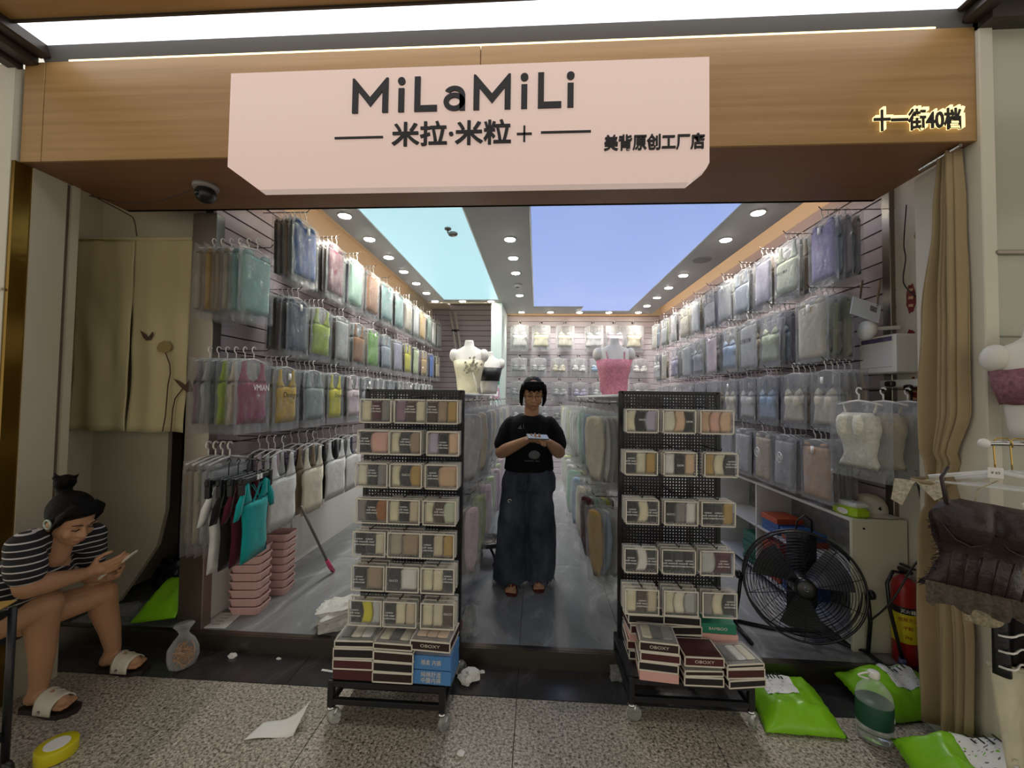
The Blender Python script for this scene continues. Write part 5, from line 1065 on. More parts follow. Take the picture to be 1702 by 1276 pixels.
ld = thing('telescopic_pole', 'silver telescopic pole pair leaning in the recess', 'pole', (-1.42, 7.3, SH))
for d in (0, .09): MB().tube([(.35 + d, .0, .02), (-.22 + d, .3, 3.02)], .022, 8).build('tube', mat('aluminium', '#c9c9c6', .4, .2), ld, True)
for q in range(7): MB().tube([(.35 - .57 * (q + 1) / 8 - .02, .3 * (q + 1) / 8, .02 + 3.0 * (q + 1) / 8), (.35 - .57 * (q + 1) / 8 + .11, .3 * (q + 1) / 8, .02 + 3.0 * (q + 1) / 8)], .026, 8).build('joint', M_blackp, ld, True)
# cards on the mint pillar
for i, (z, m, cn) in enumerate(((1.98, '#3f6fb0', 'blue'), (1.80, '#4c9a78', 'green'), (1.58, '#c99ab5', 'pink'))):
    c = thing('payment_card', '%s framed card on the mint pillar, %s' % (cn, ('highest', 'middle', 'lowest')[i]), 'card', (-.645, 6.392, z), 0, 'cards on the pillar')
    MB().rbox(-.06, .06, 0, .006, -.085, .085, .002).build('board', mat('card ' + cn, m, .4), c); MB().box(-.04, .04, -.001, 0, -.045, .035).build('white_field', M_wprint, c)
# ceiling fittings
sd_ = thing('smoke_detector', 'small round smoke detector between the downlights', 'detector', (-.272, 5.4, ZC)); MB().lathe([(.055, 0), (.055, -.015), (.035, -.035)], n=24).build('body', M_white, sd_, True); MB().lathe([(.03, -.034), (.028, -.042)], n=20).build('grille', M_blackp, sd_, True)
sd_ = thing('ceiling_speaker', 'round grey speaker grille in the ceiling beside the pale tops', 'speaker', (1.72, 4.45, ZC)); MB().lathe([(.09, 0), (.09, -.004), (.08, -.006)], n=28).build('grille', mat('grey grille', '#7b7b7a', .6), sd_, True); MB().ring((0, 0, -.004), .09, .005, 28, 5).build('rim', M_ceil, sd_, True)
sd_ = thing('ceiling_sensor', 'small white camera hanging below the cyan light panel', 'camera', (-.80, 3.55, ZC - .006)); MB().lathe([(.03, 0), (.03, -.012)], n=16).build('base', M_steel, sd_, True); MB().tube([(0, 0, -.01), (0, 0, -.04), (.02, 0, -.05)], .008, 8).build('arm', M_steel, sd_, True); MB().ball((.045, -.0, -.052), (.045, .026, .024), 12, 8).build('body', M_steel, sd_, True)
# ------------------------------------------------------------------ people
def fuse(mb, voxel, smooth=3, name='body'):
    """one continuous skin over overlapping tapered pieces"""
    o = mb.build('tmp', None); r = o.modifiers.new('r', 'REMESH'); r.mode = 'VOXEL'; r.voxel_size = voxel; r.use_smooth_shade = True
    s = o.modifiers.new('s', 'SMOOTH'); s.factor = .5; s.iterations = smooth
    dg = bpy.context.evaluated_depsgraph_get(); dg.update(); me = bpy.data.meshes.new_from_object(o.evaluated_get(dg)); old = o.data
    bpy.data.objects.remove(o); bpy.data.meshes.remove(old); me.name = name; me.polygons.foreach_set('use_smooth', [True] * len(me.polygons)); return me
def ruffle(me, fn):
    co = [v.co.copy() for v in me.vertices]; no = [v.normal.copy() for v in me.vertices]
    me.vertices.foreach_set('co', [q for c, n in zip(co, no) for q in (c + n * fn(c))]); me.update()
def limb(mb, pts, rs, n=14):
    pts = [Vector(p) for p in pts]; mb.tube(pts, rs, n)
    for p, r in zip(pts, rs): mb.ball(p, r if not isinstance(r, tuple) else min(r), 12, 8)
def hand(mb, W, F, N, T, k=1.0, curl=(.5, .6, .65, .7), thumb=.4, spread=.12):
    """W wrist, F towards the fingertips, N the side the fingers curl to, T the thumb side"""
    W, F, N, T = Vector(W), Vector(F).normalized(), Vector(N), Vector(T); N = (N - F * N.dot(F)).normalized(); T = (T - F * T.dot(F) - N * T.dot(N)).normalized()
    offs = (.026, .009, -.009, -.025); lens = ((.040, .025, .019), (.044, .028, .020), (.041, .026, .019), (.032, .020, .017)); r0 = .0088 * k
    for i in range(4):
        kn = W + F * ((.082 - .006 * abs(i - 1)) * k) + T * (offs[i] * k); mb.tube([W + T * (offs[i] * .75 * k), kn], [.0135 * k, .0115 * k], 10); mb.ball(kn, .0115 * k, 10, 7)
        p = kn; a = curl[i] * .6; pts = [p]; rs = [.0105 * k]
        for q, L in enumerate(lens[i]):
            d = F * math.cos(a) + N * math.sin(a) + T * (spread * (1.5 - i) * .35); d.normalize(); p = p + d * (L * k); pts.append(p); rs.append((.0096, .0088, .0076)[q] * k); a += curl[i]
        limb(mb, pts, rs, 10)
    mb.ball(W + F * .04 * k, (.030 * k, .026 * k, .024 * k), 12, 8)
    b = W + F * (.025 * k) + T * (.024 * k) + N * (.006 * k); p1 = b + (F * .55 + T * .70 + N * thumb) .normalized() * (.040 * k); p2 = p1 + (F * .85 + T * .15 + N * (thumb + .1)).normalized() * (.030 * k); p3 = p2 + (F * .9 - T * .12 + N * (thumb + .2)).normalized() * (.024 * k)
    limb(mb, [b, p1, p2, p3], [.0145 * k, .0115 * k, .0100 * k, .0082 * k], 10)
def head(mb, C, R, k=1.0):
    """skull, jaw, nose, ears about C; R turns face (towards -y) and up (z)"""
    C = Vector(C); P = lambda x, y, z: C + R @ Vector((x * k, y * k, z * k))
    mb.ball(C + R @ Vector((0, .012, .025)) * k, (.074 * k, .092 * k, .092 * k), 20, 14, R); mb.ball(P(0, -.020, -.035), (.062 * k, .066 * k, .072 * k), 18, 12, R)
    mb.ball(P(0, -.052, -.082), (.030 * k, .026 * k, .022 * k), 12, 8, R)
    for s in (-1, 1):
        mb.ball(P(s * .036, -.058, -.028), (.024 * k, .020 * k, .026 * k), 12, 8, R); mb.ball(P(s * .076, .012, -.012), (.010 * k, .020 * k, .032 * k), 10, 8, R); mb.ball(P(s * .030, -.078, .028), (.026 * k, .010 * k, .008 * k), 10, 6, R)
    mb.tube([P(0, -.078, .018), P(0, -.090, -.012), P(0, -.098, -.024)], [.008 * k, .011 * k, .014 * k], 10); mb.ball(P(0, -.096, -.026), .0135 * k, 10, 8)
    for s in (-1, 1): mb.ball(P(s * .012, -.086, -.028), .009 * k, 8, 6)
    mb.ball(P(0, -.083, -.054), (.022 * k, .010 * k, .0085 * k), 12, 8, R); mb.ball(P(0, -.081, -.064), (.019 * k, .010 * k, .008 * k), 12, 8, R)
    return P
M_skin = mat('skin', '#b58b6c', .5, 0, .35, .06, 60, .05, 14); M_skin2 = mat('darker skin', '#ad8262', .5, 0, .35, .06, 60, .05, 12)  # second skin tone, slightly darker, for the seated woman
M_hair = mat('black hair', '#0a0808', .55, 0, .12, .6, 90); M_lip = mat('lips', '#96604e', .5); M_eye = mat('eye', '#1a1412', .2); M_brow = mat('eyebrow', '#241b17', .7)
def face(parent, P, R, k, closed=True, lipz=-.058):
    for s in (-1, 1):
        mb = MB(); mb.tube([P(s * .017, -.0835, .010), P(s * .031, -.0855, .006), P(s * .046, -.0775, .009)], [.0022 * k, .0036 * k, .0020 * k], 6); mb.build('eye', M_eye, parent, True)
        mb = MB(); mb.tube([P(s * .014, -.0900, .033), P(s * .032, -.0890, .040), P(s * .050, -.0760, .034)], [.0025 * k, .0032 * k, .0015 * k], 6); mb.build('eyebrow', M_brow, parent, True)
    mb = MB(); mb.tube([P(-.022, -.086, lipz), P(-.008, -.0935, lipz + .003), P(.008, -.0935, lipz + .003), P(.022, -.086, lipz)], [.0022 * k, .0042 * k, .0042 * k, .0022 * k], 6); mb.build('lips', M_lip, parent, True)
def nail(*a): pass
# ---- the standing woman
B1 = Vector((-.078, 3.20, SH)); p1 = thing('person', 'standing woman in a black tee and wide dark jeans looking at a phone', 'person', B1)
mb = MB(); R1 = (Matrix.Rotation(.10, 3, 'Z') @ Matrix.Rotation(.34, 3, 'X')); HC = Vector((.045, -.055, 1.455))
P1 = head(mb, HC, R1, 1.04)
limb(mb, [(.028, .0, 1.24), (.035, -.015, 1.31), (.04, -.03, 1.38)], [.066, .056, .054])
mb.tube([(0.02, .01, 1.28), (.02, .01, 1.20), (.02, .0, 1.05), (.02, .0, .90)], [(.10, .05), (.17, .08), (.16, .09), (.16, .09)], 20, up=(0, 1, 0))
EL, ER, WL_, WR_ = Vector((-.188, -.045, 1.01)), Vector((.245, -.045, 1.02)), Vector((.008, -.275, 1.128)), Vector((.160, -.262, 1.115))
limb(mb, [(-.135, .01, 1.21), (-.172, -.01, 1.11), EL], [.054, .052, .048]); limb(mb, [EL, EL.lerp(WL_, .3), EL.lerp(WL_, .7), WL_], [.049, .047, .036, .027])
limb(mb, [(.19, .01, 1.21), (.225, -.01, 1.11), ER], [.054, .052, .048]); limb(mb, [ER, ER.lerp(WR_, .3), ER.lerp(WR_, .7), WR_], [.049, .047, .036, .027])
hand(mb, WL_, (.80, -.40, .18), (.15, -.1, -.9), (.1, -.55, .8), 1.0, (.55, .6, .7, .8), -.15); hand(mb, WR_, (-.62, -.62, .10), (-.25, .15, .95), (-.45, .7, .3), 1.0, (.35, .45, .5, .55), .35)
for s, fx_, fy in ((-1, -.085, -.045), (1, .095, .03)):
    limb(mb, [(s * .07 + .01, .01, .88), (fx_, .02, .46), (fx_, fy + .06, .09)], [.085, .055, .036])
    limb(mb, [(fx_, fy + .075, .04), (fx_ - .005 * s, fy, .045), (fx_ + s * .012, fy - .09, .028)], [.030, .034, .026])
    for q in range(5):
        x = fx_ + s * .012 + (q - 2) * .0155; L_ = (.040 - abs((q - (1 if s > 0 else 3))) * .006); limb(mb, [(x, fy - .085, .026), (x * 1.0, fy - .105 - L_ * .5, .024)], [.012, .0095 if q != (0 if s > 0 else 4) else .012], 8)
bo = link('body', fuse(mb, .0052, 3), p1); bo.data.materials.append(M_skin)
face(p1, P1, R1, .98)
gl_ = MB()
for s in (-1, 1): gl_.ring(P1(s * .032, -.094, .008), .025, .0014, 24, 5, R1 @ Matrix.Rotation(PI / 2, 3, 'X')); gl_.tube([P1(s * .056, -.092, .012), P1(s * .078, -.03, .014), P1(s * .08, .01, .006)], .0013, 5)
gl_.tube([P1(-.008, -.096, .012), P1(.008, -.096, .012)], .0013, 5); gl_.build('glasses', mat('gold wire', '#a98a52', .25, .9), p1, True)
mb = MB(); mb.ball(P1(0, .026, .036), (.084, .092, .092), 20, 14, R1)
for q in range(9): u = -1 + q / 4; mb.tube([P1(u * .05, -.055, .105), P1(u * .064, -.088 + .030 * u * u, .078), P1(u * .068, -.094 + .036 * u * u, .040 + .012 * (q % 2))], [.020, .016, .006], 8)
for s in (-1, 1): mb.tube([P1(s * .070, -.035, .08), P1(s * .083, -.022, .02), P1(s * .084, -.008, -.05), P1(s * .076, .01, -.10)], [.020, .019, .015, .007], 10)
mb.tube([P1(0, .09, .03), P1(0, .10, -.03), P1(0, .085, -.09)], [.055, .045, .03], 12)
ho = link('hair', fuse(mb, .006, 2, 'hair'), p1); ho.data.materials.append(M_hair)
mb = MB()
mb.tube([(.02, .005, 1.300), (.02, .008, 1.272), (.02, .008, 1.235), (.02, .0, 1.16), (.02, -.008, 1.06), (.02, -.004, .96), (.02, .0, .875)], [(.080, .07), (.135, .085), (.175, .10), (.178, .118), (.180, .122), (.182, .122), (.190, .125)], 28, up=(0, 1, 0))
limb(mb, [(-.118, .01, 1.222), (-.156, -.002, 1.16), (-.184, -.022, 1.07)], [.062, .064, .064]); limb(mb, [(.170, .01, 1.222), (.216, -.002, 1.16), (.244, -.022, 1.075)], [.062, .064, .064])
M_tee = mat('black cotton tee', '#0d0d10', .85, 0, .2, .4, 30)
so_ = link('tee_shirt', fuse(mb, .008, 4, 'tee_shirt'), p1); so_.data.materials.append(M_tee)
ruffle(so_.data, lambda c: .006 * nz(c.x * 12, c.y * 12, c.z * 9))
M_grey = mat('grey tee print', '#5d5f62', .7)
pr_ = MB()
pr_.prism([(-.055 + .0, .0), (-.03, .03), (-.02, -.012), (-.012, .04), (-.006, -.005)], 0, .002, Matrix.Translation((-.01, -.131, 1.195))); pr_.build('print', M_grey, p1)
MB().ball((.06, -.122, 1.005), (.045, .004, .032), 14, 8).build('print', M_grey, p1, True); letters('summer day', .022, M_grey, p1, facing_y(.045, -.134, .963), .001, 0, 'print')
mb = MB()
mb.tube([(.02, .0, .895), (.02, .0, .82), (.015, .005, .74)], [(.172, .118), (.200, .135), (.208, .138)], 26, up=(0, 1, 0))
for s, kx, fx_, fy in ((-1, -.095, -.105, -.01), (1, .115, .115, .045)):
    mb.tube([(s * .085 + .012, .005, .82), (s * .096 + .008, .01, .66), (kx, .0, .46), (fx_ - .0, .012 + fy * .5, .24), (fx_, fy + .03, .045)], [(.105, .125), (.108, .118), (.112, .112), (.125, .120), (.138 if s < 0 else .112, .135)], 24, up=(0, 1, 0))
je = fuse(mb, .009, 3, 'jeans')
ruffle(je, lambda c: .012 * nz(c.x * 7, c.y * 7, c.z * 5) + .006 * nz(c.x * 20, c.y * 20, c.z * 14))
jo = link('jeans', je, p1)
def denim():
    m, nt, b = nodes('dark denim'); t = tex(nt, 'Noise', 5.5, (1, 1, .6), 5); r = ramp(nt, t.outputs['Fac'], [(.35, '#232a38'), (.55, '#3d4656'), (.72, '#596270')]); t2 = tex(nt, 'Noise', 150, (1, 1, .2), 2); nt.links.new(r.outputs[0], b.inputs['Base Color']); b.inputs['Roughness'].default_value = .85; bump(nt, b, t2.outputs['Fac'], .3, .003); return m
jo.data.materials.append(denim())
MB().tube([(.018, -.137, .87), (.016, -.143, .76)], .003, 5).build('fly_seam', mat('denim seam', '#1a202c', .8), p1)
letters('ಎ', .035, M_wprint, p1, facing_y(-.10, -.142, .66), .001, 0, 'stitched_mark') if False else MB().ring((-.115, -.128, .665), .012, .0022, 14, 4, Matrix.Rotation(PI / 2, 3, 'X'), 0, 4.6, False).build('stitched_mark', M_wprint, p1)
fr_ = MB(); rnd = random.Random(5)
for k in range(90):
    t = rnd.uniform(0, 2 * PI); s = rnd.choice((-1, 1)); cx, cy, rx, ry = ((-.105, .02, .135, .133) if s < 0 else (.115, .075, .110, .133)); x, y = cx + rx * math.cos(t), cy + ry * math.sin(t); fr_.tube([(x, y, .050), (x + rnd.uniform(-.01, .01), y - .003, rnd.uniform(.012, .03))], .0016, 4)
fo = fr_.build('frayed_hem', mat('pale frayed denim', '#77818f', .9), p1); fo['kind'] = 'stuff'
M_flip = mat('dark red rubber', '#521814', .6)
for s, fx_, fy in ((-1, -.085, -.045), (1, .095, .03)):
    fp = MB().prism([(-.034, .075), (.034, .075), (.038, .0), (.048, -.08), (.04, -.13), (.012, -.150), (-.02, -.145), (-.044, -.10), (-.040, -.02)], 0, .016, Matrix.Translation((fx_ + s * .008, fy, .004)) @ Matrix.Rotation(PI / 2, 4, 'X') @ Matrix.Diagonal((1, -1, -1, 1)) if False else Matrix(((1, 0, 0, fx_ + s * .008), (0, 0, 1, fy), (0, 1, 0, .001), (0, 0, 0, 1)))).build('flip_flop', M_flip, p1)
    for q in (-1, 1): MB().tube([(fx_ + s * .012, fy - .115, .02), (fx_ + s * .012 + q * .012, fy - .085, .060), (fx_ + q * .042, fy - .02, .022)], [.005, .007, .006], 6).build('strap', M_flip, fp)
ph = thing('mobile_phone', 'phone held in both hands by the standing woman', 'phone', B1 + Vector((.085, -.345, 1.158))); ph.rotation_euler = (.35, .05, .25)
MB().rbox(-.075, .075, -.037, .037, -.004, .004, .003).build('body', mat('grey phone', '#56524f', .3), ph); MB().box(-.070, .070, -.033, .033, .004, .0045).build('screen', glow('dim screen', '#9aa4b0', .25), ph)
# ---- the seated woman
p2 = thing('person', 'seated woman in a striped black tee and white sandals looking at a phone', 'person', (0, 0, 0))
def J(px, py, Y): return onY(px, py, Y)
mb = MB(); HC2 = J(120, 864, 1.83); R2 = Matrix.Rotation(PI / 2 + .10 - .25, 3, 'Z') @ Matrix.Rotation(.50, 3, 'X') @ Matrix.Rotation(-.05, 3, 'Y')
P2 = head(mb, HC2, R2, .98)
HIPR, HIPL = Vector((-2.555, 1.575, .43)), Vector((-2.54, 1.68, .43)); KR, KL = J(78, 1003, 1.84), J(172, 985, 2.09); AR, AL_ = J(66, 1135, 1.89), J(188, 1077, 2.185)
SR, SL = J(40, 908, 1.69), J(154, 888, 1.97); EBR, EBL = J(46, 976, 1.70), J(150, 955, 2.06); WRR, WRL = J(146, 952, 1.93), J(172, 958, 2.06); NK = J(96, 901, 1.83)
limb(mb, [NK + Vector((-.03, 0, -.06)), NK, HC2 + Vector((-.03, 0, -.03))], [.066, .058, .056])
CH = (SR + SL) / 2
CH2 = J(94, 930, 1.85)
limb(mb, [(-2.60, 1.66, .44), (-2.56, 1.70, .55), CH2 + Vector((-.05, 0, -.02)), NK + Vector((-.04, 0, -.05))], [.11, .10, .085, .05]); limb(mb, [SR, CH + Vector((-.06, 0, -.03)), SL], [.045, .045, .045])
limb(mb, [HIPR, HIPR.lerp(KR, .5), KR], [.092, .082, .062]); limb(mb, [KR, KR.lerp(AR, .28) + Vector((-.015, 0, 0)), KR.lerp(AR, .65), AR], [.060, .061, .047, .036])
limb(mb, [HIPL, HIPL.lerp(KL, .5) + Vector((.02, 0, 0)), KL], [.088, .076, .060]); limb(mb, [KL, KL.lerp(AL_, .28) + Vector((-.015, 0, 0)), KL.lerp(AL_, .65), AL_], [.060, .061, .047, .036])
limb(mb, [SR, SR.lerp(EBR, .5) + Vector((-.006, 0, 0)), EBR], [.046, .050, .047]); limb(mb, [EBR, EBR.lerp(WRR, .35), EBR.lerp(WRR, .75), WRR], [.047, .044, .033, .026])
limb(mb, [SL, SL.lerp(EBL, .5), EBL], [.042, .044, .043]); limb(mb, [EBL, EBL.lerp(WRL, .5), WRL], [.044, .036, .026])
hand(mb, WRR, (.80, .42, .22), (-.1, .75, .3), (-.2, .1, .95), .98, (.4, .5, .55, .6), .3); hand(mb, WRL, (.85, .05, .30), (-.1, -.75, .3), (-.2, -.1, .95), .98, (.4, .5, .55, .6), .3)
FEET = ((AR, Vector((1, -.04, 0)).normalized()), (AL_, Vector((1, .02, 0)).normalized()))
for A, d in FEET:
    sd = Vector((-d.y, d.x, 0)); g = Vector((A.x, A.y, 0))
    limb(mb, [A, g + Vector((0, 0, .06)) - d * .02, g - d * .035 + Vector((0, 0, .052))], [.036, .036, .032]); limb(mb, [g + Vector((0, 0, .065)), g + d * .06 + Vector((0, 0, .060)), g + d * .125 + Vector((0, 0, .048))], [.034, .036, .030])
    for q in range(5): b = g + d * .13 + sd * ((q - 2) * .0165) + Vector((0, 0, .042)); limb(mb, [b, b + d * (.040 - .005 * abs(q - 1))], [.0125, .0100], 8)
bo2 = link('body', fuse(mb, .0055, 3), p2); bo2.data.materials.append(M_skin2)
face(p2, P2, R2, .98)
mb = MB(); mb.ball(P2(0, .028, .036), (.084, .092, .092), 20, 14, R2)
for q in range(9): u = -1 + q / 4; mb.tube([P2(u * .03, -.04, .112), P2(u * .066, -.070 + .025 * u * u, .088), P2(u * .082, -.052 + .03 * u * u, .046)], [.022, .018, .008], 8)
for s in (-1, 1): mb.tube([P2(s * .06, -.05, .09), P2(s * .080, -.035, .04), P2(s * .082, -.02, -.01), P2(s * .082, -.03, -.05)], [.016, .013, .007, .003], 8)
mb.tube([P2(0, .085, .055), P2(0, .11, .095), P2(0, .12, .12)], [.03, .028, .03], 10); mb.ball(P2(0, .125, .135), (.042, .036, .036), 14, 10, R2)
rnd = random.Random(2)
for k in range(14): a = rnd.uniform(0, 6.28); mb.tube([P2(.02 * math.cos(a), .125 + .02 * math.sin(a), .14), P2(.045 * math.cos(a), .135 + .04 * math.sin(a), .165 + rnd.uniform(-.02, .012))], [.010, .004], 6)
for k in range(6): mb.tube([P2(-.02 + .02 * k, .09, -.02), P2(-.03 + .025 * k, .10 + rnd.uniform(0, .02), -.05)], [.02, .005], 6)
h2 = link('hair', fuse(mb, .006, 2, 'hair'), p2); h2.data.materials.append(M_hair)
MB().ring(P2(-.084, .01, .0), .020, .005, 16, 6, R2 @ Matrix.Rotation(PI / 2, 3, 'Y')).build('ear_cuff', mat('pale ear clip', '#9aa79a', .3, .3), p2, True)
mb = MB(); ax = (SL - SR).normalized(); SP = (CH2 - Vector((-2.60, 1.66, .42))).normalized()
mb.tube([(-2.62, 1.63, .38), (-2.595, 1.64, .46), Vector((-2.60, 1.66, .46)).lerp(CH2, .5) + Vector((.03, -.04, 0)), CH2 + Vector((-.045, 0, .0)), NK + Vector((-.045, 0, -.035))], [(.140, .13), (.140, .13), (.125, .11), (.145, .10), (.075, .060)], 26, up=ax.cross(SP))
limb(mb, [SR + Vector((-.02, .05, .0)), SR, SR.lerp(EBR, .38), SR.lerp(EBR, .60)], [.062, .064, .068, .068]); limb(mb, [SL + Vector((-.02, -.05, -.01)), SL, SL.lerp(EBL, .40), SL.lerp(EBL, .55)], [.058, .058, .060, .060])
limb(mb, [SR + Vector((-.01, .02, 0)), SR.lerp(NK, .6) + Vector((-.04, 0, -.03)), CH + Vector((-.07, 0, -.02)), SL.lerp(NK, .55) + Vector((-.045, 0, -.03)), SL + Vector((-.01, -.02, -.005))], [.062, .060, .062, .056, .058])
sh2 = link('striped_tee', fuse(mb, .008, 4, 'striped_tee'), p2)
def stripes():
    m, nt, b = nodes('striped jersey'); t = tex(nt, 'Wave', 12.5, (.55, .1, .85)); t.bands_direction = 'DIAGONAL' if False else 'Z'
    t.wave_profile = 'SIN'; t.inputs['Distortion'].default_value = 1.2; t.inputs['Detail Scale'].default_value = .6
    r = ramp(nt, t.outputs['Fac'], [(.90, '#121015'), (.93, '#b9b4b4')]); nt.links.new(r.outputs[0], b.inputs['Base Color']); b.inputs['Roughness'].default_value = .85; return m
sh2.data.materials.append(stripes())
mb = MB(); limb(mb, [(-2.60, 1.64, .42), (-2.58, 1.645, .40)], [.145, .145])
for h_, k_ in ((HIPR, KR), (HIPL, KL)): limb(mb, [h_, h_.lerp(k_, .38)], [.100, .090])
s2 = link('shorts', fuse(mb, .010, 3, 'shorts'), p2); s2.data.materials.append(mat('black shorts', '#141317', .8))
M_sand = mat('ivory sandal band', '#cfc8b6', .45); M_sole = mat('dark sole', '#1d1513', .6)
for A, d in FEET:
    sd = Vector((-d.y, d.x, 0)); g = Vector((A.x, A.y, 0)); M = Matrix(((d.x, sd.x, 0, g.x), (d.y, sd.y, 0, g.y), (0, 0, 1, 0), (0, 0, 0, 1)))
    ol_ = [(-.065, -.032), (-.055, -.040), (.03, -.038), (.11, -.052), (.16, -.050), (.195, -.025), (.20, .01), (.18, .042), (.12, .052), (.03, .038), (-.055, .040), (-.070, .02)]
    vs = [M @ Vector((x, y, 0)) for x, y in ol_] + [M @ Vector((x, y, .022)) for x, y in ol_]; n = len(ol_)
    so2 = MB().add(vs, [tuple(range(n - 1, -1, -1)), tuple(range(n, 2 * n))] + [(i, (i + 1) % n, n + (i + 1) % n, n + i) for i in range(n)]).build('sandal', M_sole, p2)
    def band(u, v):
        t = PI * (1 - u); x = .040 + .092 * v; return M @ Vector((x, .054 * math.cos(t) * (1 + .05 * v), .016 + (.085 - .024 * v) * max(0, math.sin(t)) ** .7))
    o = MB().sheet(band, 20, 6).build('band', M_sand, so2, True); q = o.modifiers.new('thickness', 'SOLIDIFY'); q.thickness = .005
    for v in (.12, .5): MB().tube([band(k / 14, v) + Vector((0, 0, .002)) for k in range(15)], .0016, 4).build('band_seam', M_rim, so2)
    MB().rbox(-.008, .008, -.004, .004, -.006, .006, .002, Matrix.Translation(band(.04, .4))).build('buckle', M_chrome, so2)
pz = J(196, 938, 2.03); ph2 = thing('mobile_phone', 'large phone in a pale case held by the seated woman', 'phone', pz)
ph2.rotation_euler = (0, 0, 0); d3 = (J(226, 918, 2.04) - J(160, 966, 2.0)).normalized(); n3 = Vector((-.45, -.25, .85)); n3 = (n3 - d3 * n3.dot(d3)).normalized(); s3 = n3.cross(d3)
ph2.matrix_world = Matrix(((d3.x, s3.x, n3.x, pz.x), (d3.y, s3.y, n3.y, pz.y), (d3.z, s3.z, n3.z, pz.z), (0, 0, 0, 1)))
MB().rbox(-.085, .085, -.042, .042, -.006, .004, .004).build('case', mat('pale phone case', '#cfc6b2', .4), ph2); MB().box(-.078, .078, -.037, .037, .004, .0046).build('screen', glow('bright screen', '#c9c6b8', .4), ph2)
stl = thing('plastic_stool', 'dark low stool under the seated woman', 'stool', (-2.60, 1.64, 0))
MB().rbox(-.15, .15, -.13, .13, .20, .235, .012).build('seat', M_blackp, stl)
for sx in (-1, 1):
    for sy in (-1, 1): MB().tube([(sx * .12, sy * .10, .21), (sx * .145, sy * .13, 0)], .016, 8).build('leg', M_blackp, stl)
# cart with an envelope in front of her
ct = thing('hand_cart', 'black metal hand cart at the edge beside the seated woman', 'cart', (-2.19, 1.455, 0))
for x in (-.14, .12):
    for y in (-.16, .10): MB().tube([(x, y, .03), (x, y, .66)], .013, 8).build('post', M_black, ct, True); MB().lathe([(.03, -.012), (.034, -.006), (.034, .006), (.03, .012)], (x, y, .034), 16, Matrix.Rotation(PI / 2, 3, 'X')).build('wheel', M_blackp, ct, True)
for z in (.16, .645):
    MB().tube([(-.14, -.16, z), (.12, -.16, z), (.12, .10, z), (-.14, .10, z), (-.14, -.16, z)], .011, 8).build('rail', M_black, ct, True); MB().box(-.14, .12, -.16, .10, z - .004, z + .003).build('shelf', M_black, ct)
en = tag(MB().pillow(lambda u, v: Vector(((u - .5) * .30, (v - .5) * .22, .02 + .018 * min(1, 5 * min(u, 1 - u, v, 1 - v)) + .006 * nz(u * 8, v * 8, 2))), lambda u, v: Vector(((u - .5) * .30, (v - .5) * .22, .002)), 14, 12).build('kraft_envelope', mat('kraft paper', '#b08a45', .7, bmp=.4, bscale=18)), 'padded kraft envelope on top of the black cart', 'envelope'); en.location = (-2.18, 1.42, .66); en.rotation_euler = (0, 0, .3)
parcel('small green courier parcel on the lower shelf of the black cart', [(-2.30, 1.32), (-2.09, 1.32), (-2.09, 1.53), (-2.30, 1.53)], .175, .07, None, 21)
# ------------------------------------------------------------------ lingerie rail at the edge of the entrance
lr = thing('lingerie_rail', 'chrome clothes rail with a ball end beside the curtain', 'clothes rail', (1.70, 1.69, 0))
MB().tube([(0, 0, 1.372), (.75, -.03, 1.372)], .009, 10).build('bar', M_chrome, lr, True); MB().ball((-.004, 0, 1.372), .018, 14, 10).build('end_ball', M_hang, lr, True)
MB().tube([(.55, -.02, 0), (.55, -.02, 1.372)], .012, 10).build('post', M_chrome, lr, True); MB().tube([(.55, -.25, .012), (.55, .12, .012)], .012, 8).build('foot', M_chrome, lr, True)
M_gold2 = mat('gold wire hook', '#b79a52', .25, .9); M_clear = film('clear hanger plastic', (.9, .92, .92), .35, .08, .05, 10, .2)
def clear_hanger(label, x, w_=.17, rz=0.0, z=1.372, tagged=None):
    t = thing('clear_hanger', label, 'hanger', (x, 1.683, z - .016), rz, 'hangers on the lingerie rail')
    MB().tube([(.024, 0, .004), (.023, 0, .022), (.013, 0, .036), (-.013, 0, .036), (-.024, 0, .022), (-.022, 0, -.01), (-.02, 0, -.06), (-.02, 0, -.09)], .0028, 6).build('hook', M_gold2, t, True)
    MB().tube([(-w_, 0, -.135), (-.09, 0, -.108), (-.02, 0, -.09), (.06, 0, -.105), (w_, 0, -.14)], .008, 8).tube([(-w_ * .9, 0, -.15), (w_ * .9, 0, -.155)], .005, 6).build('frame', M_clear, t, True)
    if tagged:
        MB().rbox(-.04, .0, -.010, -.008, -.115, -.075, .001).build('price_tag', M_tag, t); letters(tagged, .013, M_ink, t, facing_y(-.02, -.0108, -.095), .0004, 0, 'print')
    return t
clear_hanger('clear plastic hanger with a price tag, holding the dark brown bustier', 1.755, .20, -.7, tagged='¥ 65')
clear_hanger('second clear plastic hanger on the lingerie rail', 1.815, .17, -.7)
clear_hanger('third clear plastic hanger on the lingerie rail', 1.875, .17, -.7)
M_brnl = mat('dark brown satin', '#2c1f1d', .45, 0, .5, .5, 40, .2, 12)
bs = thing('bustier', 'dark brown boned bustier with a fringed lace hem', 'bustier', (1.625, 1.60, 1.20), -.25); bs.rotation_euler = (0, .14, -.25)
def bul2(x, z): return .085 * max(0, 1 - ((abs(x) - .072) / .078) ** 2) * max(0, 1 - ((z + .115) / .085) ** 2)
_b = MB(); strip(_b, lerp_rows([(-.37, -.165, .165), (-.32, -.135, .135), (-.25, -.115, .115), (-.17, -.15, .15), (-.11, -.165, .165), (-.06, -.145, .145), (-.035, -.09, .09)], 22), 24, 8, .030, .010, bul2, .03); _b.build('body', M_brnl, bs, True)
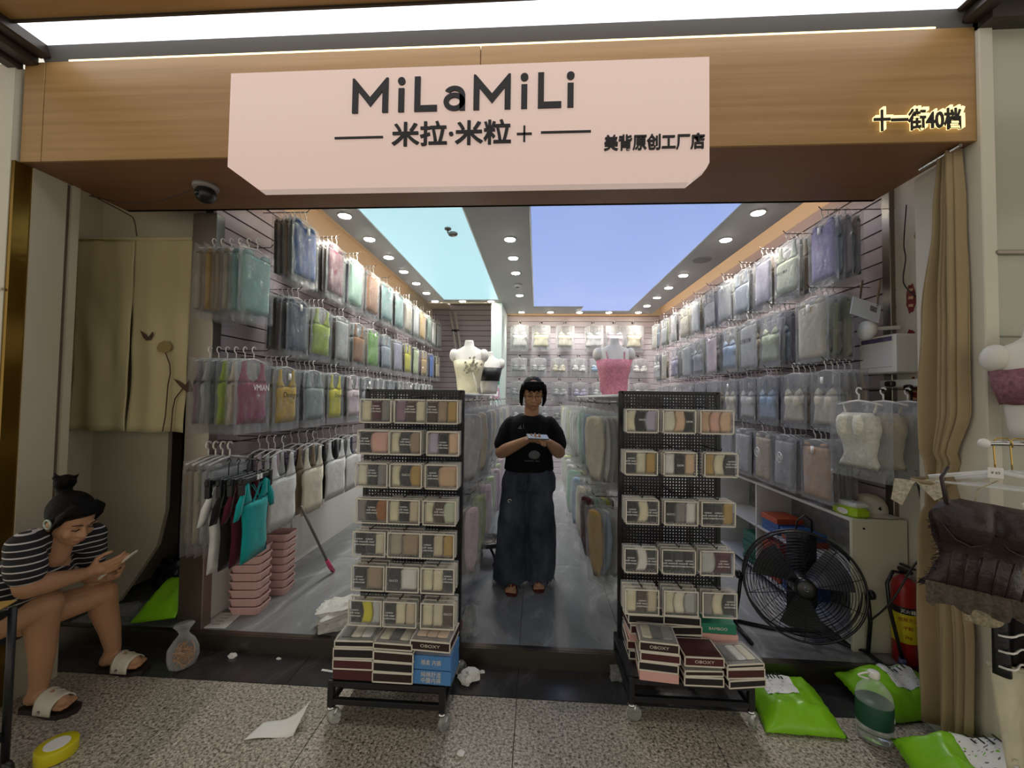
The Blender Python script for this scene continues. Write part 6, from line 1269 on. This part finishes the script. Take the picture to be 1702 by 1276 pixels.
for k in range(6): x = -.10 + .04 * k; MB().tube([(x, -.036 - .004 * (k % 2), -.345), (x * 1.05, -.046, -.22)], .0035, 5).build('boning', M_brnl, bs, True)
for s in (-1, 1):
    MB().tube([(s * .135, -.03, -.06), (s * .15, -.01, .03), (s * .13, .0, .07)], .006, 6).build('strap', M_brnl, bs, True)
    MB().tube([(s * .072 - .07, -.045, -.135), (s * .072 - .04, -.06, -.175), (s * .072, -.065, -.19), (s * .072 + .04, -.06, -.175), (s * .072 + .07, -.045, -.135)], .004, 5).build('cup_seam', M_brnl, bs, True)
MB().sheet(lambda u, v: Vector((-.16 + .33 * u, -.03 - .012 * math.sin(u * 40) * v - .02 * v, -.345 - .07 * v - .01 * math.sin(u * 23) * v)), 70, 5).build('lace_hem', mat('dark mesh lace', '#4e453a', .8, bmp=.8, bscale=90, var=.5, vscale=90), bs, True)
fr2 = MB(); rnd = random.Random(9)
for k in range(160):
    u = rnd.random(); x = -.158 + .040 * math.sin(u * PI); z = -.13 - .24 * u; fr2.tube([(x, -.01, z), (x - rnd.uniform(.01, .03), -.015 - rnd.uniform(0, .02), z - rnd.uniform(-.01, .015))], .0011, 3)
o = fr2.build('fringe', M_brnl, bs); o['kind'] = 'stuff'
dm = thing('mesh_slip', 'pale dotted mesh slip hanging under the dark bustier', 'slip', (1.72, 1.66, 1.0), -.2)
M_dots = mat('dotted mesh', '#a59b80', .8, bmp=.5, bscale=100, var=.45, vscale=70)
MB().sheet(lambda u, v: Vector((-.12 + .26 * u, .02 * math.sin(u * 14) - .015 * v, .05 - .33 * v - .02 * math.sin(u * 9))), 40, 14).build('cloth', M_dots, dm, True).modifiers.new('t', 'SOLIDIFY').thickness = .003
MB().tube([(-.10, 0, .05), (-.06, .01, .20), (0, .01, .235)], .003, 5).build('strap', M_dots, dm)
wbra = thing('padded_bra', 'off white padded bra hanging behind the dark bustier', 'bra', (1.86, 1.55, 1.08), -.5)
for s in (-1, 1): MB().ball((s * .065, -.01, 0), (.07, .035, .06), 16, 10).build('cup', cloth('ivory'), wbra, True); MB().tube([(s * .07, 0, .05), (s * .09, .01, .14), (s * .06, .01, .19)], .004, 5).build('strap', cloth('ivory'), wbra)
MB().tube([(-.13, .0, -.03), (0, .01, -.045), (.13, 0, -.03)], .012, 6).build('band', cloth('ivory'), wbra, True)
for k in range(3): MB().tube([(-.14 + .03 * k, -.02, .09), (-.10 + .04 * k, -.025, -.02), (-.05 + .05 * k, -.02, -.08)], [.005, .004, .004], 5).build('strap', M_blackp if k == 1 else M_hang, wbra)
bk_ = thing('black_skirt', 'black lace trimmed skirt low on the lingerie rail', 'skirt', (1.80, 1.63, .66), -.2)
MB().sheet(lambda u, v: Vector((-.13 + .30 * u, -.025 * math.sin(u * 17) * (.4 + v) , .12 - .24 * v + .03 * u)), 50, 10).build('cloth', mat('black satin', '#0f0e12', .4, bmp=.3, bscale=30), bk_, True).modifiers.new('t', 'SOLIDIFY').thickness = .004
for k in range(3): MB().tube([(-.13 + .3 * q / 20, -.028 - .022 * math.sin(q / 20 * 17) * (.55 + .2 * k), .03 - .055 * k + .03 * q / 20) for q in range(21)], .004, 5).build('white_piping', M_hang, bk_, True)
MB().rbox(-.05, -.01, -.035, -.033, .0, .03, .001).build('price_tag', M_tag, bk_)
bt = thing('beige_trousers', 'wide beige trousers hanging at the bottom of the lingerie rail', 'trousers', (1.80, 1.66, .30), -.2)
MB().sheet(lambda u, v: Vector((-.115 + .30 * u + .03 * v, -.03 * math.sin(u * 12 + v) * (.5 + .5 * v), .26 - .36 * v + .025 * math.sin(u * 20) * (v > .9))), 44, 20).build('cloth', cloth('ecru'), bt, True).modifiers.new('t', 'SOLIDIFY').thickness = .004
MB().tube([(-.12, -.0, .255), (.03, -.03, .26), (.18, -.0, .255)], .008, 6).build('waistband', cloth('ecru'), bt, True)
b5 = bust('white torso form in a mauve lace bra at the picture edge', (1.93, 1.72, 1.385), .92, -.3); wear(b5, .92, .10, .26, mat('mauve lace', '#8d5f68', .8, bmp=.8, bscale=70, var=.4, vscale=60), 'lace_bra', .008, .006)
# ------------------------------------------------------------------ things kept in the niche closet
for i, (x, y, z, r, c, lb) in enumerate(((-2.30, 2.95, SH, (.10, .13, .17), '#141318', 'black stuffed bag on the closet floor'), (-2.52, 2.80, SH, (.13, .10, .14), '#1b1a20', 'dark bundle beside the green niche parcel'), (-2.29, 2.98, .43, (.09, .13, .15), '#1a1c30', 'navy stuffed bag, second in the closet stack'), (-2.30, 3.0, .72, (.09, .12, .14), '#221a18', 'brown black stuffed bag, third in the closet stack'), (-2.29, 3.02, .99, (.09, .12, .13), '#3a2a20', 'brown stuffed bag at the top of the closet stack'))):
    crumple('stuffed_bag', lb, 'bag', (x, y, z), r, mat('stuffed bag %d' % i, c, .35, bmp=.4, bscale=14), 30 + i, .35, 24, 16)
ck = thing('checkered_bundle', 'clear wrapped black and white checkered bundle behind the green niche parcel', 'bundle', (-2.27, 2.74, SH + .24))
for q in range(5):
    for r in range(2): MB().rbox(-.10 + .04 * q, -.064 + .04 * q, -.03, .03, .03 * r, .03 * r + .028, .006).build('check', cloth('black' if (q + r) % 2 else 'white'), ck)
MB().ball((-.0, 0, .03), (.13, .06, .06), 14, 10).build('wrap', M_bag, ck)
tag(MB().box(-2.92, -2.16, 2.68, 3.28, SH + .235, SH + .24).build('closet_shelf', MATS['dark closet']), 'low dark shelf inside the closet', 'shelf') if False else None
crumple('clear_wrap', 'crumpled clear wrapping on the niche floor by the seated woman', 'plastic wrap', (-2.56, 2.52, SH), (.09, .06, .05), M_bag, 44, .7)
